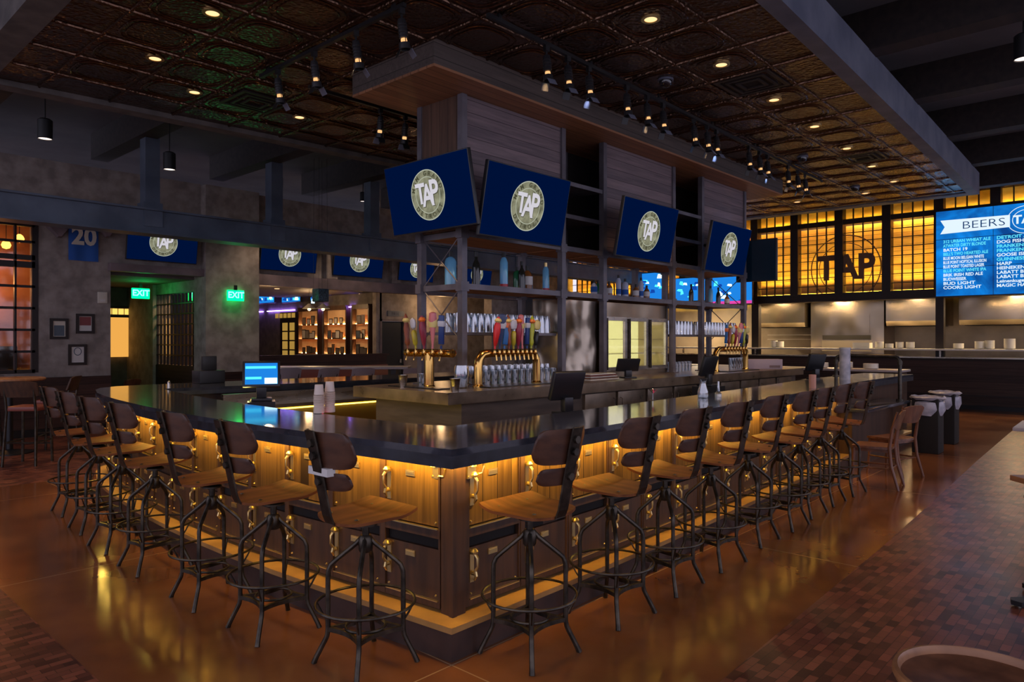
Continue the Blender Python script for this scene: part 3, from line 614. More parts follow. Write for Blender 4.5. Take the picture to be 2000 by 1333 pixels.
# ================================================================== BAR STOOLS
def make_stool():
    t = thing('bar_stool', 'x', 'bar stool', (0,0,0))
    def seatf(u, v):
        a = (u-.5)*2; b_ = (v-.5)*2           # a: left/right, b: back(-)/front(+)
        w = .205+.018*b_; x = a*w*(1-.10*abs(b_)**4); y = b_*.20*(1-.16*abs(a)**3)
        z = .758 - .010*(1-a*a) + .020*max(0, b_-.35)**1.2*2 - .006*max(0, -b_)**2
        return (x, y, z)
    MB().grid(seatf, 12, 12, (0,0,.014)).build('seat', 'seat', t)
    for x in (-.11,.11):
        for y in (-.13,.12): MB().lathe([(.012,0),(.010,.004),(0,.006)], (x,y,.752+.002), 8).build('seat_rivet', 'stool_metal', t)
    MB().box((-.10,-.13,.725), (.10,.11,.737)).box((-.02,-.19,.730), (.02,.17,.742)).lathe([(.06,0),(.06,.01),(.03,.03),(.03,.04)], (0,0,.69), 14).cyl((0,0,.56), (0,0,.70), .018, seg=10).build('swivel', 'stool_metal', t)
    MB().lathe([(.030,0),(.036,.01),(.036,.07),(.026,.085)], (0,0,.555), 14).build('hub', 'stool_metal', t)
    for k in range(4):
        a = PI/4+k*PI/2; c_, s_ = math.cos(a), math.sin(a)
        pts = [(r*c_, r*s_, z) for r, z in ((.022,.625),(.045,.598),(.150,.512),(.172,.492),(.185,.462),(.187,.43),(.187,.165),(.192,.135),(.203,.112),(.245,.030),(.258,0.0))]
        MB().tube(pts, [.012,.0125]+[.0125]*7+[.013,.014], 8).build('leg', 'stool_metal', t)
    MB().tube([(.245*math.cos(2*PI*i/36), .245*math.sin(2*PI*i/36), .305) for i in range(36)], .0075, 6, True).build('foot_ring', 'stool_metal', t)
    for k in range(4):
        a = PI/4+k*PI/2; c_, s_ = math.cos(a), math.sin(a)
        MB().tube([(.19*c_,.19*s_,.21),(.215*c_,.215*s_,.25),(.243*c_,.243*s_,.303)], .005, 6).build('ring_bracket', 'stool_metal', t)
    b_ = MB()
    for k in range(4):
        a = PI/4+k*PI/2; a2 = a+PI/2; P0 = Vector((.187*math.cos(a), .187*math.sin(a), .175)); P1 = Vector((.187*math.cos(a2), .187*math.sin(a2), .175))
        md = Vector((.075*math.cos(a+PI/4), .075*math.sin(a+PI/4), .175)); pts = []
        for i in range(9):
            u = i/8; pts.append((1-u)**2*P0+2*u*(1-u)*md+u*u*P1)
        for p, q in zip(pts, pts[1:]):
            d = (q-p).normalized(); n_ = Vector((-d.y, d.x, 0))*.009
            b_.prism([tuple((p+n_).xy), tuple((q+n_).xy), tuple((q-n_).xy), tuple((p-n_).xy)], .160, .182)
    b_.tube([(.098*math.cos(2*PI*i/28), .098*math.sin(2*PI*i/28), .186) for i in range(28)], .007, 6, True)
    b_.build('spider_brace', 'stool_metal', t)
    # back: one broad bent strap with two curved plywood pads
    strap = [(-.06,.724),(-.17,.722),(-.205,.735),(-.222,.775),(-.30,1.12),(-.318,1.19)]
    b_ = MB(); th = .009
    for (y0, z0), (y1, z1) in zip(strap, strap[1:]):
        d = Vector((y1-y0, z1-z0)).normalized(); n_ = Vector((-d.y, d.x))*th/2
        q = [(y0+n_.x, z0+n_.y), (y1+n_.x, z1+n_.y), (y1-n_.x, z1-n_.y), (y0-n_.x, z0-n_.y)]
        A = [b_.bm.verts.new((-.036, *p)) for p in q]; B = [b_.bm.verts.new((.036, *p)) for p in q]
        for i in range(4): b_.bm.faces.new((A[i], A[(i+1)%4], B[(i+1)%4], B[i]))
        b_.bm.faces.new(A); b_.bm.faces.new(B[::-1])
    b_.build('back_strap', 'stool_metal', t)
    def pad(name, hw, zc, hh, yb, sag, lean):
        def f(u, v):
            a = (u-.5)*2; b2 = (v-.5)*2
            k = (1-(abs(a)*.985)**13)**.4; z = zc+b2*hh*k; x = a*hw*(1-.05*abs(b2)**6)
            return (x, yb+sag*a*a-lean*b2*hh+.010, z)
        return MB().grid(lambda u, v: f(.5-.5*math.cos(PI*u), v), 18, 8, (0,.012,0)).build(name, 'pad', t)
    pad('backrest', .185, 1.095, .088, -.275, .075, .20); pad('lumbar_pad', .150, .945, .043, -.246, .055, .20)
    for y0, y1, z in ((-.32,-.255,1.13),(-.31,-.245,1.07),(-.28,-.22,.945)): MB().cyl((0,y0,z), (0,y1,z), .019, seg=10).build('back_bolt', 'stool_metal', t)
    return t
stool = make_stool(); reg(stool)
RS = [(.37,-.19),(1.10,-.195),(1.76,-.165),(2.40,-.165),(3.15,-.11),(3.78,-.115),(4.33,-.08),(4.95,-.05),(5.55,-.06)]
LS = [(-.27,.34),(-.36,1.08),(-.38,1.80),(-.37,2.72),(-.34,3.45),(-.285,4.16),(-.20,4.97)]
ORD = ['first','second','third','fourth','fifth','sixth','seventh','eighth','ninth','tenth']
first = True
for side, pts, rz in (('right', RS, 0), ('left', LS, -PI/2)):
    for i, (x, y) in enumerate(pts):
        lab = f'plywood swivel stool with gunmetal legs, {ORD[i]} from the near corner, {side} bar face'
        r0 = rz+random.uniform(-.05,.05)
        if first: stool.location = (x,y,0); stool.rotation_euler = (0,0,r0); stool['label'] = lab; stool['group'] = 'swivel stools around the bar'; first = False
        else: dup(stool, (x,y,0), r0, lab)
# paper napkin resting on the lumbar pad of the nearest left stool
tag(MB().box((-.545,.26,.975), (-.500,.42,1.012)).build('napkin', 'white'), 'small white folded paper tucked above the lower pad of the first left stool', 'napkin')

# ================================================================== BACK BAR ISLAND
isl = thing('bar_island', 'long back bar cabinet with zinc top in the middle of the bar', 'back bar', (6,2.9,0))
top = [(1.98,2.2),(10.0,2.0),(10.0,3.9),(2.0,3.7)]
MB().prism(top, 1.10, 1.13).build('countertop', 'dark_zinc', isl, local=False)
MB().strip(top+[top[0]], [(2.03,2.25),(9.95,2.05),(9.95,3.85),(2.05,3.65),(2.03,2.25)], 1.02, 1.10).build('top_edge', 'dark_zinc', isl, local=False)
MB().prism([(2.22,2.28),(9.9,2.10),(9.9,3.8),(2.22,3.6)], 0, 1.10).build('cabinet_body', noisy(mat('brown_cabinet', (.13,.09,.06), .5), (.10,.07,.05), (.17,.12,.085), (1,1,8), sc=2), isl, local=False)
def yf(x): return 2.275-(x-2.22)*.0235
for k in range(9):
    x0 = 4.05+k*.63; x1 = x0+.60; y = yf(x0)-.012
    d_ = MB().box((x0,y-.02,.12), (x1,y+.03,1.0), .006).build('cabinet_door', 'dark_zinc', isl, local=False)
    hx = x0+.05 if k % 2 else x1-.05
    MB().tube([(hx,y-.02,.93),(hx,y-.045,.92),(hx,y-.045,.82),(hx,y-.02,.81)], .006, 6).build('door_handle', 'steel', d_, local=False)
tw = thing('shelf_tower', 'tall steel and timber bottle tower with wooden canopy above the back bar', 'shelf tower', (6,3.1,1.13))
PX = [2.70,4.345,5.20,6.95,7.83,9.34]; FY, BY = 2.774, 3.42; h = .036
for x in PX:
    for y in (FY, BY):
        b_ = MB().box((x-h,y-h,1.13), (x+h,y+h,4.17))
        for z in (2.17,2.72):
            b_.box((x-h-.02,y-h-.008,z-.05), (x+h+.02,y+h+.008,z+.05))
        b_.box((x-.07,y-.07,1.13), (x+.07,y+.07,1.145))
        b_.build('post', 'tower_steel', tw, local=False)
for z in (2.17,2.72):
    for a, c_ in zip(PX, PX[1:]):
        MB().box((a+h,FY-.01,z-.012), (c_-h,BY+.01,z+.012)).build('shelf', 'shelf_wood', tw, local=False)
        for y0, y1 in ((FY-.032,FY-.010),(BY+.010,BY+.03)): MB().box((a+h,y0,z-.03), (c_-h,y1,z+.03)).build('shelf_rail', 'tower_steel', tw, local=False)
    MB().box((PX[0]-.015,FY+h,z-.03), (PX[0]+.012,BY-h,z+.03)).build('shelf_rail', 'tower_steel', tw, local=False)
for a, c_ in ((0,1),(2,3),(4,5)):
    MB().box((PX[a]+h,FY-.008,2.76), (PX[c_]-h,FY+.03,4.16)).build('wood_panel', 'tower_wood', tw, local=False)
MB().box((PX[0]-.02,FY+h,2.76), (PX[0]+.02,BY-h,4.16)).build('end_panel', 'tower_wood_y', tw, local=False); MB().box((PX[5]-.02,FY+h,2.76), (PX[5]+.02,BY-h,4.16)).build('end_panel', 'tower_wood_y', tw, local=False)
MB().box((PX[0],BY-.02,2.76), (PX[5],BY+.02,4.16)).build('back_panel', 'slot', tw, local=False)
for a, c_ in ((1,2),(3,4)):
    for z in (3.12,3.52): MB().box((PX[a]+h,FY-.02,z-.025), (PX[c_]-h,FY+.01,z+.025)).box((PX[a]+h,FY+.01,z-.02), (PX[c_]-h,BY-.03,z)).build('cross_rail', 'tower_steel', tw, local=False)
for x in (PX[0], PX[5]):
    for s_ in (1,-1):
        ya, yb = (FY+.05, BY-.05) if s_ > 0 else (BY-.05, FY+.05)
        for z0, z1 in ((2.20,2.69),(1.62,2.14)): MB().tube([(x,ya,z0),(x,yb,z1)], .007, 6).build('tie_rod', 'tower_steel', tw, local=False)
# timber canopy (soffit) on top of the tower
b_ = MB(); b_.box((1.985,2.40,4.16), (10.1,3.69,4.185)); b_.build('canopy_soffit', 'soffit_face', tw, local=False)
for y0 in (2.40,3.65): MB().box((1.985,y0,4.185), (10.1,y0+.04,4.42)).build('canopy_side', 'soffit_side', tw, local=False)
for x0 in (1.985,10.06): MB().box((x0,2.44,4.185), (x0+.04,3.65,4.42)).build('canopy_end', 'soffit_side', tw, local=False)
# glass shelf boards between the posts
for a, c_ in ((0,1),(3,4),(4,5)):
    MB().box((PX[a]+h,FY+.05,1.665), (PX[c_]-h,BY-.02,1.695)).build('glass_shelf', 'tower_steel', tw, local=False)

# stainless panel and three door bottle cooler
tag(MB().box((4.43,2.84,1.13), (5.15,3.3,2.11)).build('steel_cabinet', 'steel_wavy'), 'plain stainless steel cabinet beside the lit bottle cooler', 'cabinet')
fr = thing('bottle_cooler', 'stainless three-door glass cooler glowing pale yellow inside', 'refrigerator', (6.09,3.05,1.13))
X0, X1, Y0, Y1, Z0, Z1 = 5.27, 6.90, 2.84, 3.35, 1.13, 2.11
MB().box((X0,Y0,Z0), (X1,Y1,Z0+.08)).box((X0,Y0,1.90), (X1,Y1,Z1)).box((X0,Y0,Z0+.08), (X0+.03,Y1,1.90)).box((X1-.03,Y0,Z0+.08), (X1,Y1,1.90)).box((X0,Y1-.03,Z0+.08), (X1,Y1,1.90)).build('cooler_body', 'hood_steel', fr, local=False)
MB().box((X0+.03,Y1-.04,1.22), (X1-.03,Y1-.032,1.89)).build('light_panel', 'fridge_light', fr, local=False)
for z in (1.42,1.62): MB().box((X0+.03,Y0+.06,z), (X1-.03,Y1-.05,z+.006)).build('wire_shelf', 'steel', fr, local=False)
for k in range(3):
    a = X0+.02+k*.53; c_ = a+.525; f = .060
    d_ = MB().box((a,Y0-.035,1.20), (a+f,Y0,1.92)).box((c_-f,Y0-.035,1.20), (c_,Y0,1.92)).box((a+f,Y0-.035,1.20), (c_-f,Y0,1.25)).box((a+f,Y0-.035,1.87), (c_-f,Y0,1.92)).build('cooler_door', 'steel', fr, local=False)
    MB().box((a+f,Y0-.02,1.25), (c_-f,Y0-.015,1.87)).build('door_glass', 'pane', d_, local=False)
    MB().box((a+.014,Y0-.062,1.22), (a+.038,Y0-.040,1.90)).box((a+.014,Y0-.042,1.25), (a+.038,Y0-.034,1.28)).box((a+.014,Y0-.042,1.85), (a+.038,Y0-.034,1.88)).build('door_handle', 'stool_metal', d_, local=False)

# ================================================================== SCREENS
def logo(par, cx, cz, R, y=-.004):
    """bronze roundel with TAP; drawn on a plane facing -Y"""
    def ann(r0, r1, yy, seg=56):
        b_ = MB()
        for k in range(seg):
            a0, a1 = 2*PI*k/seg, 2*PI*(k+1)/seg
            q = [(cx+math.cos(t)*r, yy, cz+math.sin(t)*r) for r, t in ((r0,a0),(r1,a0),(r1,a1),(r0,a1))]
            b_.quad(q if r0 > 1e-4 else q[1:3]+[(cx,yy,cz)])
        return b_
    ann(0, R, y).build('logo_disc', 'logo_mid', par, smooth=False)
    ann(R*.965, R, y-.0015).build('logo_rim', 'logo_rim', par, smooth=False); ann(R*.70, R*.725, y-.0015).build('logo_ring', 'logo_rim', par, smooth=False)
    X_, Z_ = (1,0,0), (0,0,1); it = []
    for i, ch in enumerate('MGM GRAND'):
        if ch == ' ': continue
        a = math.radians(162-i*18); rr = R*.845
        it.append((ch, R*.25, basis((cx+rr*math.cos(a), y-.002, cz+rr*math.sin(a)), (math.sin(a),0,-math.cos(a)), (math.cos(a),0,math.sin(a))), dict(extr=.0004, bold=R*.006)))
    for i, ch in enumerate('DETROIT'):
        a = math.radians(216+i*18); rr = R*.845
        it.append((ch, R*.25, basis((cx+rr*math.cos(a), y-.002, cz+rr*math.sin(a)), (-math.sin(a),0,math.cos(a)), (-math.cos(a),0,-math.sin(a))), dict(extr=.0004, bold=R*.006)))
    link('ring_lettering', join_text(it, 'logo_dark'), par)
    for mt, dx, dz, yy in (('logo_dark', R*.03, -R*.03, y-.003), ('logo_white', 0, 0, y-.005)):
        it = [(c_, R*s_, basis((cx+x*R+dx, yy, cz+z*R+dz), X_, Z_), dict(extr=.0006, bold=R*.03, sx=.80)) for c_, s_, x, z in (('T',1.12,-.40,.05),('A',1.20,0.0,-.05),('P',1.30,.40,.04))]
        link('letter_shadow' if mt == 'logo_dark' else 'lettering', join_text(it, mt), par)
def make_tv(mount=True):
    W, H = 1.29, .73
    t = thing('television', 'x', 'television', (0,0,0))
    MB().box((-W/2,0,0), (W/2,.045,H), .008).box((-.3,.045,.15), (.3,.075,H-.15), .01).build('casing', 'black_plastic', t)
    MB().box((-W/2+.012,-.003,.016), (W/2-.012,.001,H-.012)).build('screen', 'navy', t)
    logo(t, 0, H/2, .255)
    MB().box((-.12,.075,H/2-.1), (.12,.09,H/2+.1)).tube([(0,.085,H/2),(0,.20,H/2+.03),(0,.42,H/2+.02)], .022, 8).build('mount', 'black', t)
    return t
tv = make_tv(); reg(tv)
TILT = math.radians(11)
def tvplace(o, c_, rz, tilt, label, grp):
    o.location = c_; o.rotation_euler = Matrix.Rotation(rz, 3, 'Z').to_euler() if False else (Matrix.Rotation(rz, 3, 'Z') @ Matrix.Rotation(tilt, 3, 'X')).to_euler()
    o['label'] = label; o['group'] = grp; return o
G1 = 'navy logo televisions on the bottle tower'
tvplace(tv, (3.15,2.34,2.64), 0, TILT, 'navy logo television tilted down, right one of the touching pair on the tower', G1)
tvplace(dup(tv), (5.49,2.34,2.64), 0, TILT, 'navy logo television tilted down over the yellow-lit bottle cooler', G1)
tvplace(dup(tv), (7.75,2.34,2.62), 0, TILT, 'smallest-looking navy logo television at the far end of the tower', G1)
t1 = at_x(921,290,2.33); t0 = at_x(757,330,2.33)
tvplace(dup(tv), (2.44,(t0.y+t1.y)/2+.03,(t0.z+t1.z)/2-.71), -PI/2, TILT, 'navy logo television on the near end of the tower, facing the left room', G1)
G2 = 'logo televisions along the left back wall'
for px0, px1, py, nm in ((250,389,512,'nearest the green exit sign passage'), (512,622,531,'second from the left on the back wall ledge'), (655,752,541,'third from the left on the back wall ledge'), (783,851,548,'behind the crossed tie rods of the tower'), (905,963,557,'behind the dark bottle on the tower shelf')):
    a, c_ = at_y(px0,py,WY-.25), at_y(px1,py,WY-.25)
    o = tvplace(dup(tv), ((a.x+c_.x)/2, WY-.14, 3.06), 0, math.radians(9), f'navy logo television {nm}', G2); s_ = (c_.x-a.x)/1.29; s_ = min(s_, 1.06); o.scale = (s_,s_,s_)

def sport_tv(name, Xp, xa, xb, ya, yb, label, seed, face='x'):
    a, c_ = at_x(xa, ya, Xp), at_x(xb, yb, Xp)
    y0, y1 = sorted((a.y, c_.y)); z0, z1 = sorted((a.z, c_.z)); rng = random.Random(seed)
    t = thing(name, label, 'television', (Xp,(y0+y1)/2,z0)); W = y1-y0; H = z1-z0
    MB().box((0,-W/2,0), (.06,W/2,H), .01).build('casing', 'black_plastic', t)
    MB().box((-.004,-W/2+.02,.02), (0,W/2-.02,H-.02)).build('screen', 'blue_screen', t)
    for k in range(10):
        y = rng.uniform(-W/2+.05, W/2-.25); z = rng.uniform(.06, H-.2); w_ = rng.uniform(.08,.2); h_ = rng.uniform(.05,.14)
        MB().quad([(-.006-k*.0004,y,z),(-.006-k*.0004,y+w_,z+rng.uniform(-.03,.05)),(-.006-k*.0004,y+w_*.8,z+h_),(-.006-k*.0004,y+.02,z+h_*.9)]).build('picture_patch', rng.choice(['cyan_screen','pale_screen','logo_shadow_blue']), t)
    MB().box((.06,-.05,H/2-.05), (.70 if Xp > 10 else .30,.05,H/2+.05)).build('mount', 'black', t)
    if seed > 1: MB().box((-.009,-W/2+.02,.02), (-.0088,W/2-.02,.10)).build('caption_bar', 'pink_screen', t)
    return t
for i, (xa, xb, ya, yb, nm) in enumerate(((1249,1300,534,586,'left of three in the gap over the cooler'), (1318,1378,544,588,'middle of three seen through the tower shelves'), (1382,1470,542,594,'right of three, with a pink caption bar'))):
    sport_tv('sports_television', 16.3, xb, xa, yb, ya, f'bright blue sports television {nm}', i)['group'] = 'sports televisions before the amber windows'
# dark far television, seen edge-on right of the smallest logo set
t = thing('side_television', 'dark switched-off television turned side-on past the last tower television', 'television', (9.52,2.62,2.62))
MB().box((-.03,-.36,0), (.03,.36,.72), .01).build('casing', 'black_plastic', t); MB().box((-.034,-.34,.02), (-.03,.34,.70)).build('screen', mat('off_screen', (.01,.03,.05), .1), t)

# digital beer menu board
B0 = at_x(1828,580,16.85); zt = 4.64; zb = 2.635
mb_ = thing('menu_board', 'large blue digital beer menu on the kitchen wall', 'menu board', (16.85,0,zb))
def bq(y0, y1, z0, z1): return MB().box((-.012,y0,z0-zb), (.0,y1,z1-zb))
yl = B0.y; cols = [yl, .314, -.83, -1.97]; rows = [zb, 3.30, 3.97, zt]
for i in range(3):
    for k in range(3): bq(cols[i+1]+.006, cols[i]-.006, rows[k]+.006, rows[k+1]-.006).build('screen', 'board_blue', mb_)
MB().box((0,cols[3]-.02,-.02), (.10,yl+.02,zt-zb+.02)).build('casing', 'black_plastic', mb_)
def bt(s_, size, mt, y, z, al='LEFT', **k): return text('lettering', s_, size, mt, basis((-.016,y,z-zb), (0,-1,0), (0,0,1)), mb_, align=al, extr=.0008, **k)
rib = [(1.36,4.42),(.0,4.40),(.0,4.13),(1.36,4.10),(1.27,4.26)]
b_ = MB(); vs = [b_.bm.verts.new((-.015,y,z-zb)) for y, z in rib]; b_.bm.faces.new(vs); b_.build('banner', 'board_white', mb_)
bt('BEERS', .25, 'board_dark', .93, 4.255, bold=-.003, sx=1.30)
L1 = ['312 URBAN WHEAT ALE','ATWATER DIRTY BLONDE','BATCH 19',"BELL'S TWO HEARTED ALE",'BLUE MOON BELGIAN WHITE','BLUE POINT HOPTICAL ILLUSION','BLUE POINT TOASTED LAGER','BLUE POINT WHITE IPA','BRIK IRISH RED ALE','BUDWEISER','BUD LIGHT','COORS LIGHT']
L2 = ['DETROIT ALE','DOG FISH IPA','FRANKENMUTH','FRANKENMUTH','GOOSE ISLAND','GUINNESS','HARP','HEINEKEN','LABATT BLUE','LABATT BLUE LIGHT',"Leinenkugel's",'MAGIC HAT']
for i, (a, c_) in enumerate(zip(L1, L2)):
    z = 3.91-i*.098; cc = 'board_cyan' if i in (0,1,3,7) else 'board_white'; c2 = 'board_cyan' if i in (0,2,3,5) else 'board_white'
    wide = {0:1.0,1:.82,2:1.25,3:.86,4:.70,5:.66,6:.70,7:.93,8:1.05,9:1.0,10:1.45,11:1.35}[i]
    bt(a, .098, cc, 1.30, z, sx=wide*.88, bold=.0025); bt(c_, .098, c2, .25, z, sx=1.15, bold=.0025)
for r0, r1 in ((.235,.25),(.335,.35)):
    b_ = MB()
    for k in range(40):
        a0, a1 = 2*PI*k/40, 2*PI*(k+1)/40
        b_.quad([(-.018, -.29-math.cos(t)*r, 4.27-zb+math.sin(t)*r*.88) for r, t in ((r0,a0),(r1,a0),(r1,a1),(r0,a1))])
    b_.build('emblem_ring', 'board_white', mb_)
bt('TAP', .26, 'board_white', -.29, 4.27, al='CENTER', bold=.008)

# ================================================================== TAPS
HC = [((.70,.02,.02),'red'),((.04,.06,.16),'white and navy striped'),((.02,.14,.42),'blue'),((.28,.07,.03),'brown'),((.50,.42,.03),'yellow-green oval'),((.30,.02,.05),'dark red'),((.65,.20,.22),'pink roundel'),((.01,.04,.20),'navy'),((.45,.50,.03),'lime'),((.015,.015,.015),'black')]
HM = [mat('tap_handle_'+n_.split()[0].replace('-','_'), c_, .3) for c_, n_ in HC]
CRM = mat('tap_badge_cream', (.72,.60,.22), .35); CRW = mat('tap_badge_white', (.60,.62,.70), .35); ORG = mat('tap_badge_orange', (.85,.20,.04), .35)
def tap_handle(parent, Mx, i, hgt=.30):
    Mx = Mx @ Matrix.Diagonal((1.45,1.45,1.12,1)); b_ = MB(); b_.M = Mx; kind = i % 5
    b_.cyl((0,0,0), (0,0,.03), .008, seg=8)
    if kind == 0: b_.lathe([(.010,.03),(.016,.06),(.026,.16),(.024,.22),(.012,.27),(.010,hgt)], seg=10)
    elif kind == 1: b_.M = Mx @ Matrix.Diagonal((1,.5,1,1)); b_.lathe([(.008,.03),(.022,.16),(.036,.26),(.030,hgt+.02),(.01,hgt+.03)], seg=10)
    elif kind == 2: b_.box((-.020,-.010,.04), (.020,.010,hgt), .006)
    elif kind == 3: b_.lathe([(.012,.03),(.020,.06),(.014,.10),(.022,.18),(.016,.24),(.02,hgt-.02),(.0,hgt+.03)], seg=10)
    else: b_.lathe([(.011,.03),(.018,.05),(.020,.15),(.012,.17)], seg=10)
    h_ = b_.build('tap_handle', HM[i % len(HM)], parent)
    b_ = MB(); b_.M = Mx
    if kind in (4, 1): b_.M = Mx @ Matrix.Diagonal((1,.4,1.25,1)); b_.lathe([(0,.14),(.034,.155),(.042,.185),(.034,.215),(0,.23)], seg=14)
    elif kind == 2: b_.box((-.024,-.013,.20), (.024,.013,.25), .004)
    else: b_.lathe([(.013,.24),(.028,.262),(.018,.285),(0,.29)], seg=10)
    b_.build('badge', (CRM, CRW, ORG)[i % 3], h_)
    return h_
def tap_tower(P0, P1, zr, n, ncol, label, hi=0, cols=(0,1), hgt=.3, front=-1):
    """brass rail from P0 to P1 (xy) at height zr on columns; faucets face to the right-hand side of P0->P1"""
    a = Vector((*P0,0)); c_ = Vector((*P1,0)); L = (c_-a).length; x = (c_-a).normalized(); y = Vector((-x.y, x.x, 0))
    t = thing('beer_tap_tower', label, 'beer taps', (a.x,a.y,1.13), math.atan2(x.y, x.x)); z = zr-1.13; r = .045
    if ncol == 2:
        MB().tube([(0,0,0),(0,0,z-.13),(.015,0,z-.06),(.06,0,z-.012),(.13,0,z)], r, 14).build('column', 'brass', t)
        MB().tube([(L,0,0),(L,0,z-.13),(L-.015,0,z-.06),(L-.06,0,z-.012),(L-.13,0,z)], r, 14).build('column', 'brass', t)
        MB().cyl((.10,0,z), (L-.10,0,z), r*.92, seg=14).build('rail', 'brass', t); ra, rb = .14, L-.06
    else:
        MB().cyl((L/2,0,0), (L/2,0,z), r*1.15, seg=16).build('column', 'brass', t)
        MB().cyl((0,0,z), (L,0,z), r*.92, seg=14).build('rail', 'brass', t); ra, rb = .03, L-.03
        MB().lathe([(0,-.045),(.03,-.03),(.042,0),(.03,.03),(0,.045)], (0,0,z), 12).build('end_knob', 'brass', t); MB().lathe([(0,-.045),(.03,-.03),(.042,0),(.03,.03),(0,.045)], (L,0,z), 12).build('end_knob', 'brass', t)
    for q in ((0,L) if ncol == 2 else (L/2,)): MB().lathe([(.060,0),(.060,.012),(.044,.03)], (q,0,0), 14).build('column_base', 'brass', t)
    for k in range(n):
        q = ra+(rb-ra)*(k+.5)/n
        f = MB().cyl((q,0,z), (q,-.075,z), .012, seg=8).tube([(q,-.055,z),(q,-.085,z-.02),(q,-.095,z-.075)], .009, 7).lathe([(.012,-.02),(.020,0),(.014,.03),(.008,.05)], (q,-.065,z), 10).build('faucet', 'brass', t)
        Mx = Matrix.Translation((q,-.066,z+.045)) @ Matrix.Rotation(random.uniform(-.12,.16), 4, 'Y') @ Matrix.Rotation(random.uniform(.0,.12), 4, 'X') @ Matrix.Rotation(random.uniform(-.4,.4), 4, 'Z')
        tap_handle(f, Mx, hi+k, hgt)
    MB().box((-.04,-.22,0), (L+.04,-.07,.012)).build('drip_tray', 'stool_metal', t)
    return t
yt = 2.60
a = at_y(934,700,yt).x; c_ = at_y(1048,700,yt).x
tap_tower((a,yt), (c_,yt), 1.475, 10, 2, 'brass tap rail on two curved columns with ten colourful handles, nearest')
l0 = at_x(795,690,2.42); l1 = at_x(884,690,2.42)
tap_tower((2.42,l0.y), (2.42,l1.y), 1.48, 5, 1, 'brass T-shaped tap rail with tall figured handles at the near tower end', hi=3, hgt=.30)
a = at_y(1398,700,2.45).x; c_ = at_y(1456,700,2.45).x
tap_tower((a,2.45), (c_,2.45), 1.47, 8, 2, 'far brass tap rail with crowded handles at the tower far end', hi=2)
a = at_y(1322,700,2.95).x; c_ = at_y(1352,700,2.95).x
tap_tower((a,3.62), (c_+.3,3.62), 1.47, 4, 2, 'brass tap rail seen behind glassware right of the cooler', hi=6)

# ================================================================== GLASSWARE AND BOTTLES
def mk(name, prof, m, seg=12): return MB().lathe(prof, seg=seg).mesh(name, m)
G_pint = mk('pint_glass', [(.030,0),(.040,.15),(.038,.15),(.027,.008),(0,.008)], 'glass', 12)
G_stem = mk('stem_glass', [(.030,0),(.028,.004),(.005,.010),(.005,.075),(.030,.105),(.036,.15),(.031,.20),(.029,.20),(.033,.15),(.026,.11),(0,.095)], 'glass', 12)
G_dome = mk('upturned_glass', [(.040,0),(.038,.10),(.028,.16),(.026,.16),(.035,.10),(.037,.004)], 'glass', 12)
def put(me, name, x, y, z, label, cat, group, rz=0, s=1.0):
    o = bpy.data.objects.new(name, me); COL.objects.link(o); o.location = (x,y,z); o.rotation_euler = (0,0,rz); o.scale = (s,s,s); return tag(o, label, cat, group)
xa, xb = at_y(948,740,2.95).x, at_y(1046,740,2.95).x
for r_ in range(2):
    for k in range(13):
        put(G_stem, 'stem_glass', 2.95+(4.22-2.95)*k/12, 2.90+.13*r_, 1.13, 'stemmed beer glass standing in rows behind the nearest tap rail', 'glass', 'stemmed glasses behind the nearest taps')
for k in range(12): put(G_pint, 'pint_glass', 2.98+(4.22-2.98)*k/11, 2.80, 1.13, 'clear pint glass in the front row under the nearest tap rail', 'glass', 'pint glasses under the nearest taps')
for k in range(15):
    for r_ in range(2): put(G_dome, 'upturned_glass', 2.80+k*.103, 2.93+.16*r_, 1.695, 'upturned beer glass on the near glass shelf of the tower', 'glass', 'upturned glasses on the near tower shelf', s=1.3)
for a, c_, n_ in ((6.99,7.79,8),(7.88,9.30,14)):
    for k in range(n_): put(G_dome, 'upturned_glass', a+.06+(c_-a-.1)*k/(n_-1), 2.92, 1.695, 'upturned beer glass on the far glass shelves of the tower', 'glass', 'upturned glasses on the far tower shelves', s=1.3)
for k in range(7): put(G_pint, 'pint_glass', 7.05+k*.10, 2.88, 1.13, 'pint glass below the far glass shelf, right of the cooler', 'glass', 'pint glasses right of the cooler')
for k in range(6): put(G_pint, 'pint_glass', 8.55+k*.095, 2.62, 1.13, 'pint glass standing under the far tap rail', 'glass', 'pint glasses under the far taps', s=1.25)
jug = MB().lathe([(.05,0),(.06,.02),(.065,.16),(.058,.20),(.055,.20),(.06,.15),(.045,.01),(0,.01)], seg=16).tube([(.062,0,.17),(.11,0,.15),(.11,0,.07),(.064,0,.05)], .007, 6).mesh('glass_jug', 'glass')
put(jug, 'glass_jug', 2.52, 2.60, 1.13, 'clear glass beer jug on the zinc top beside the corner post', 'jug', None, 1.0, 1.15)
for k, (x, y) in enumerate(((2.46,3.10),(2.52,3.22))): put(G_pint, 'pint_glass', x, y, 1.13, 'pint glass behind the T-shaped tap column', 'glass', 'pint glasses behind the T-shaped taps', s=.85)

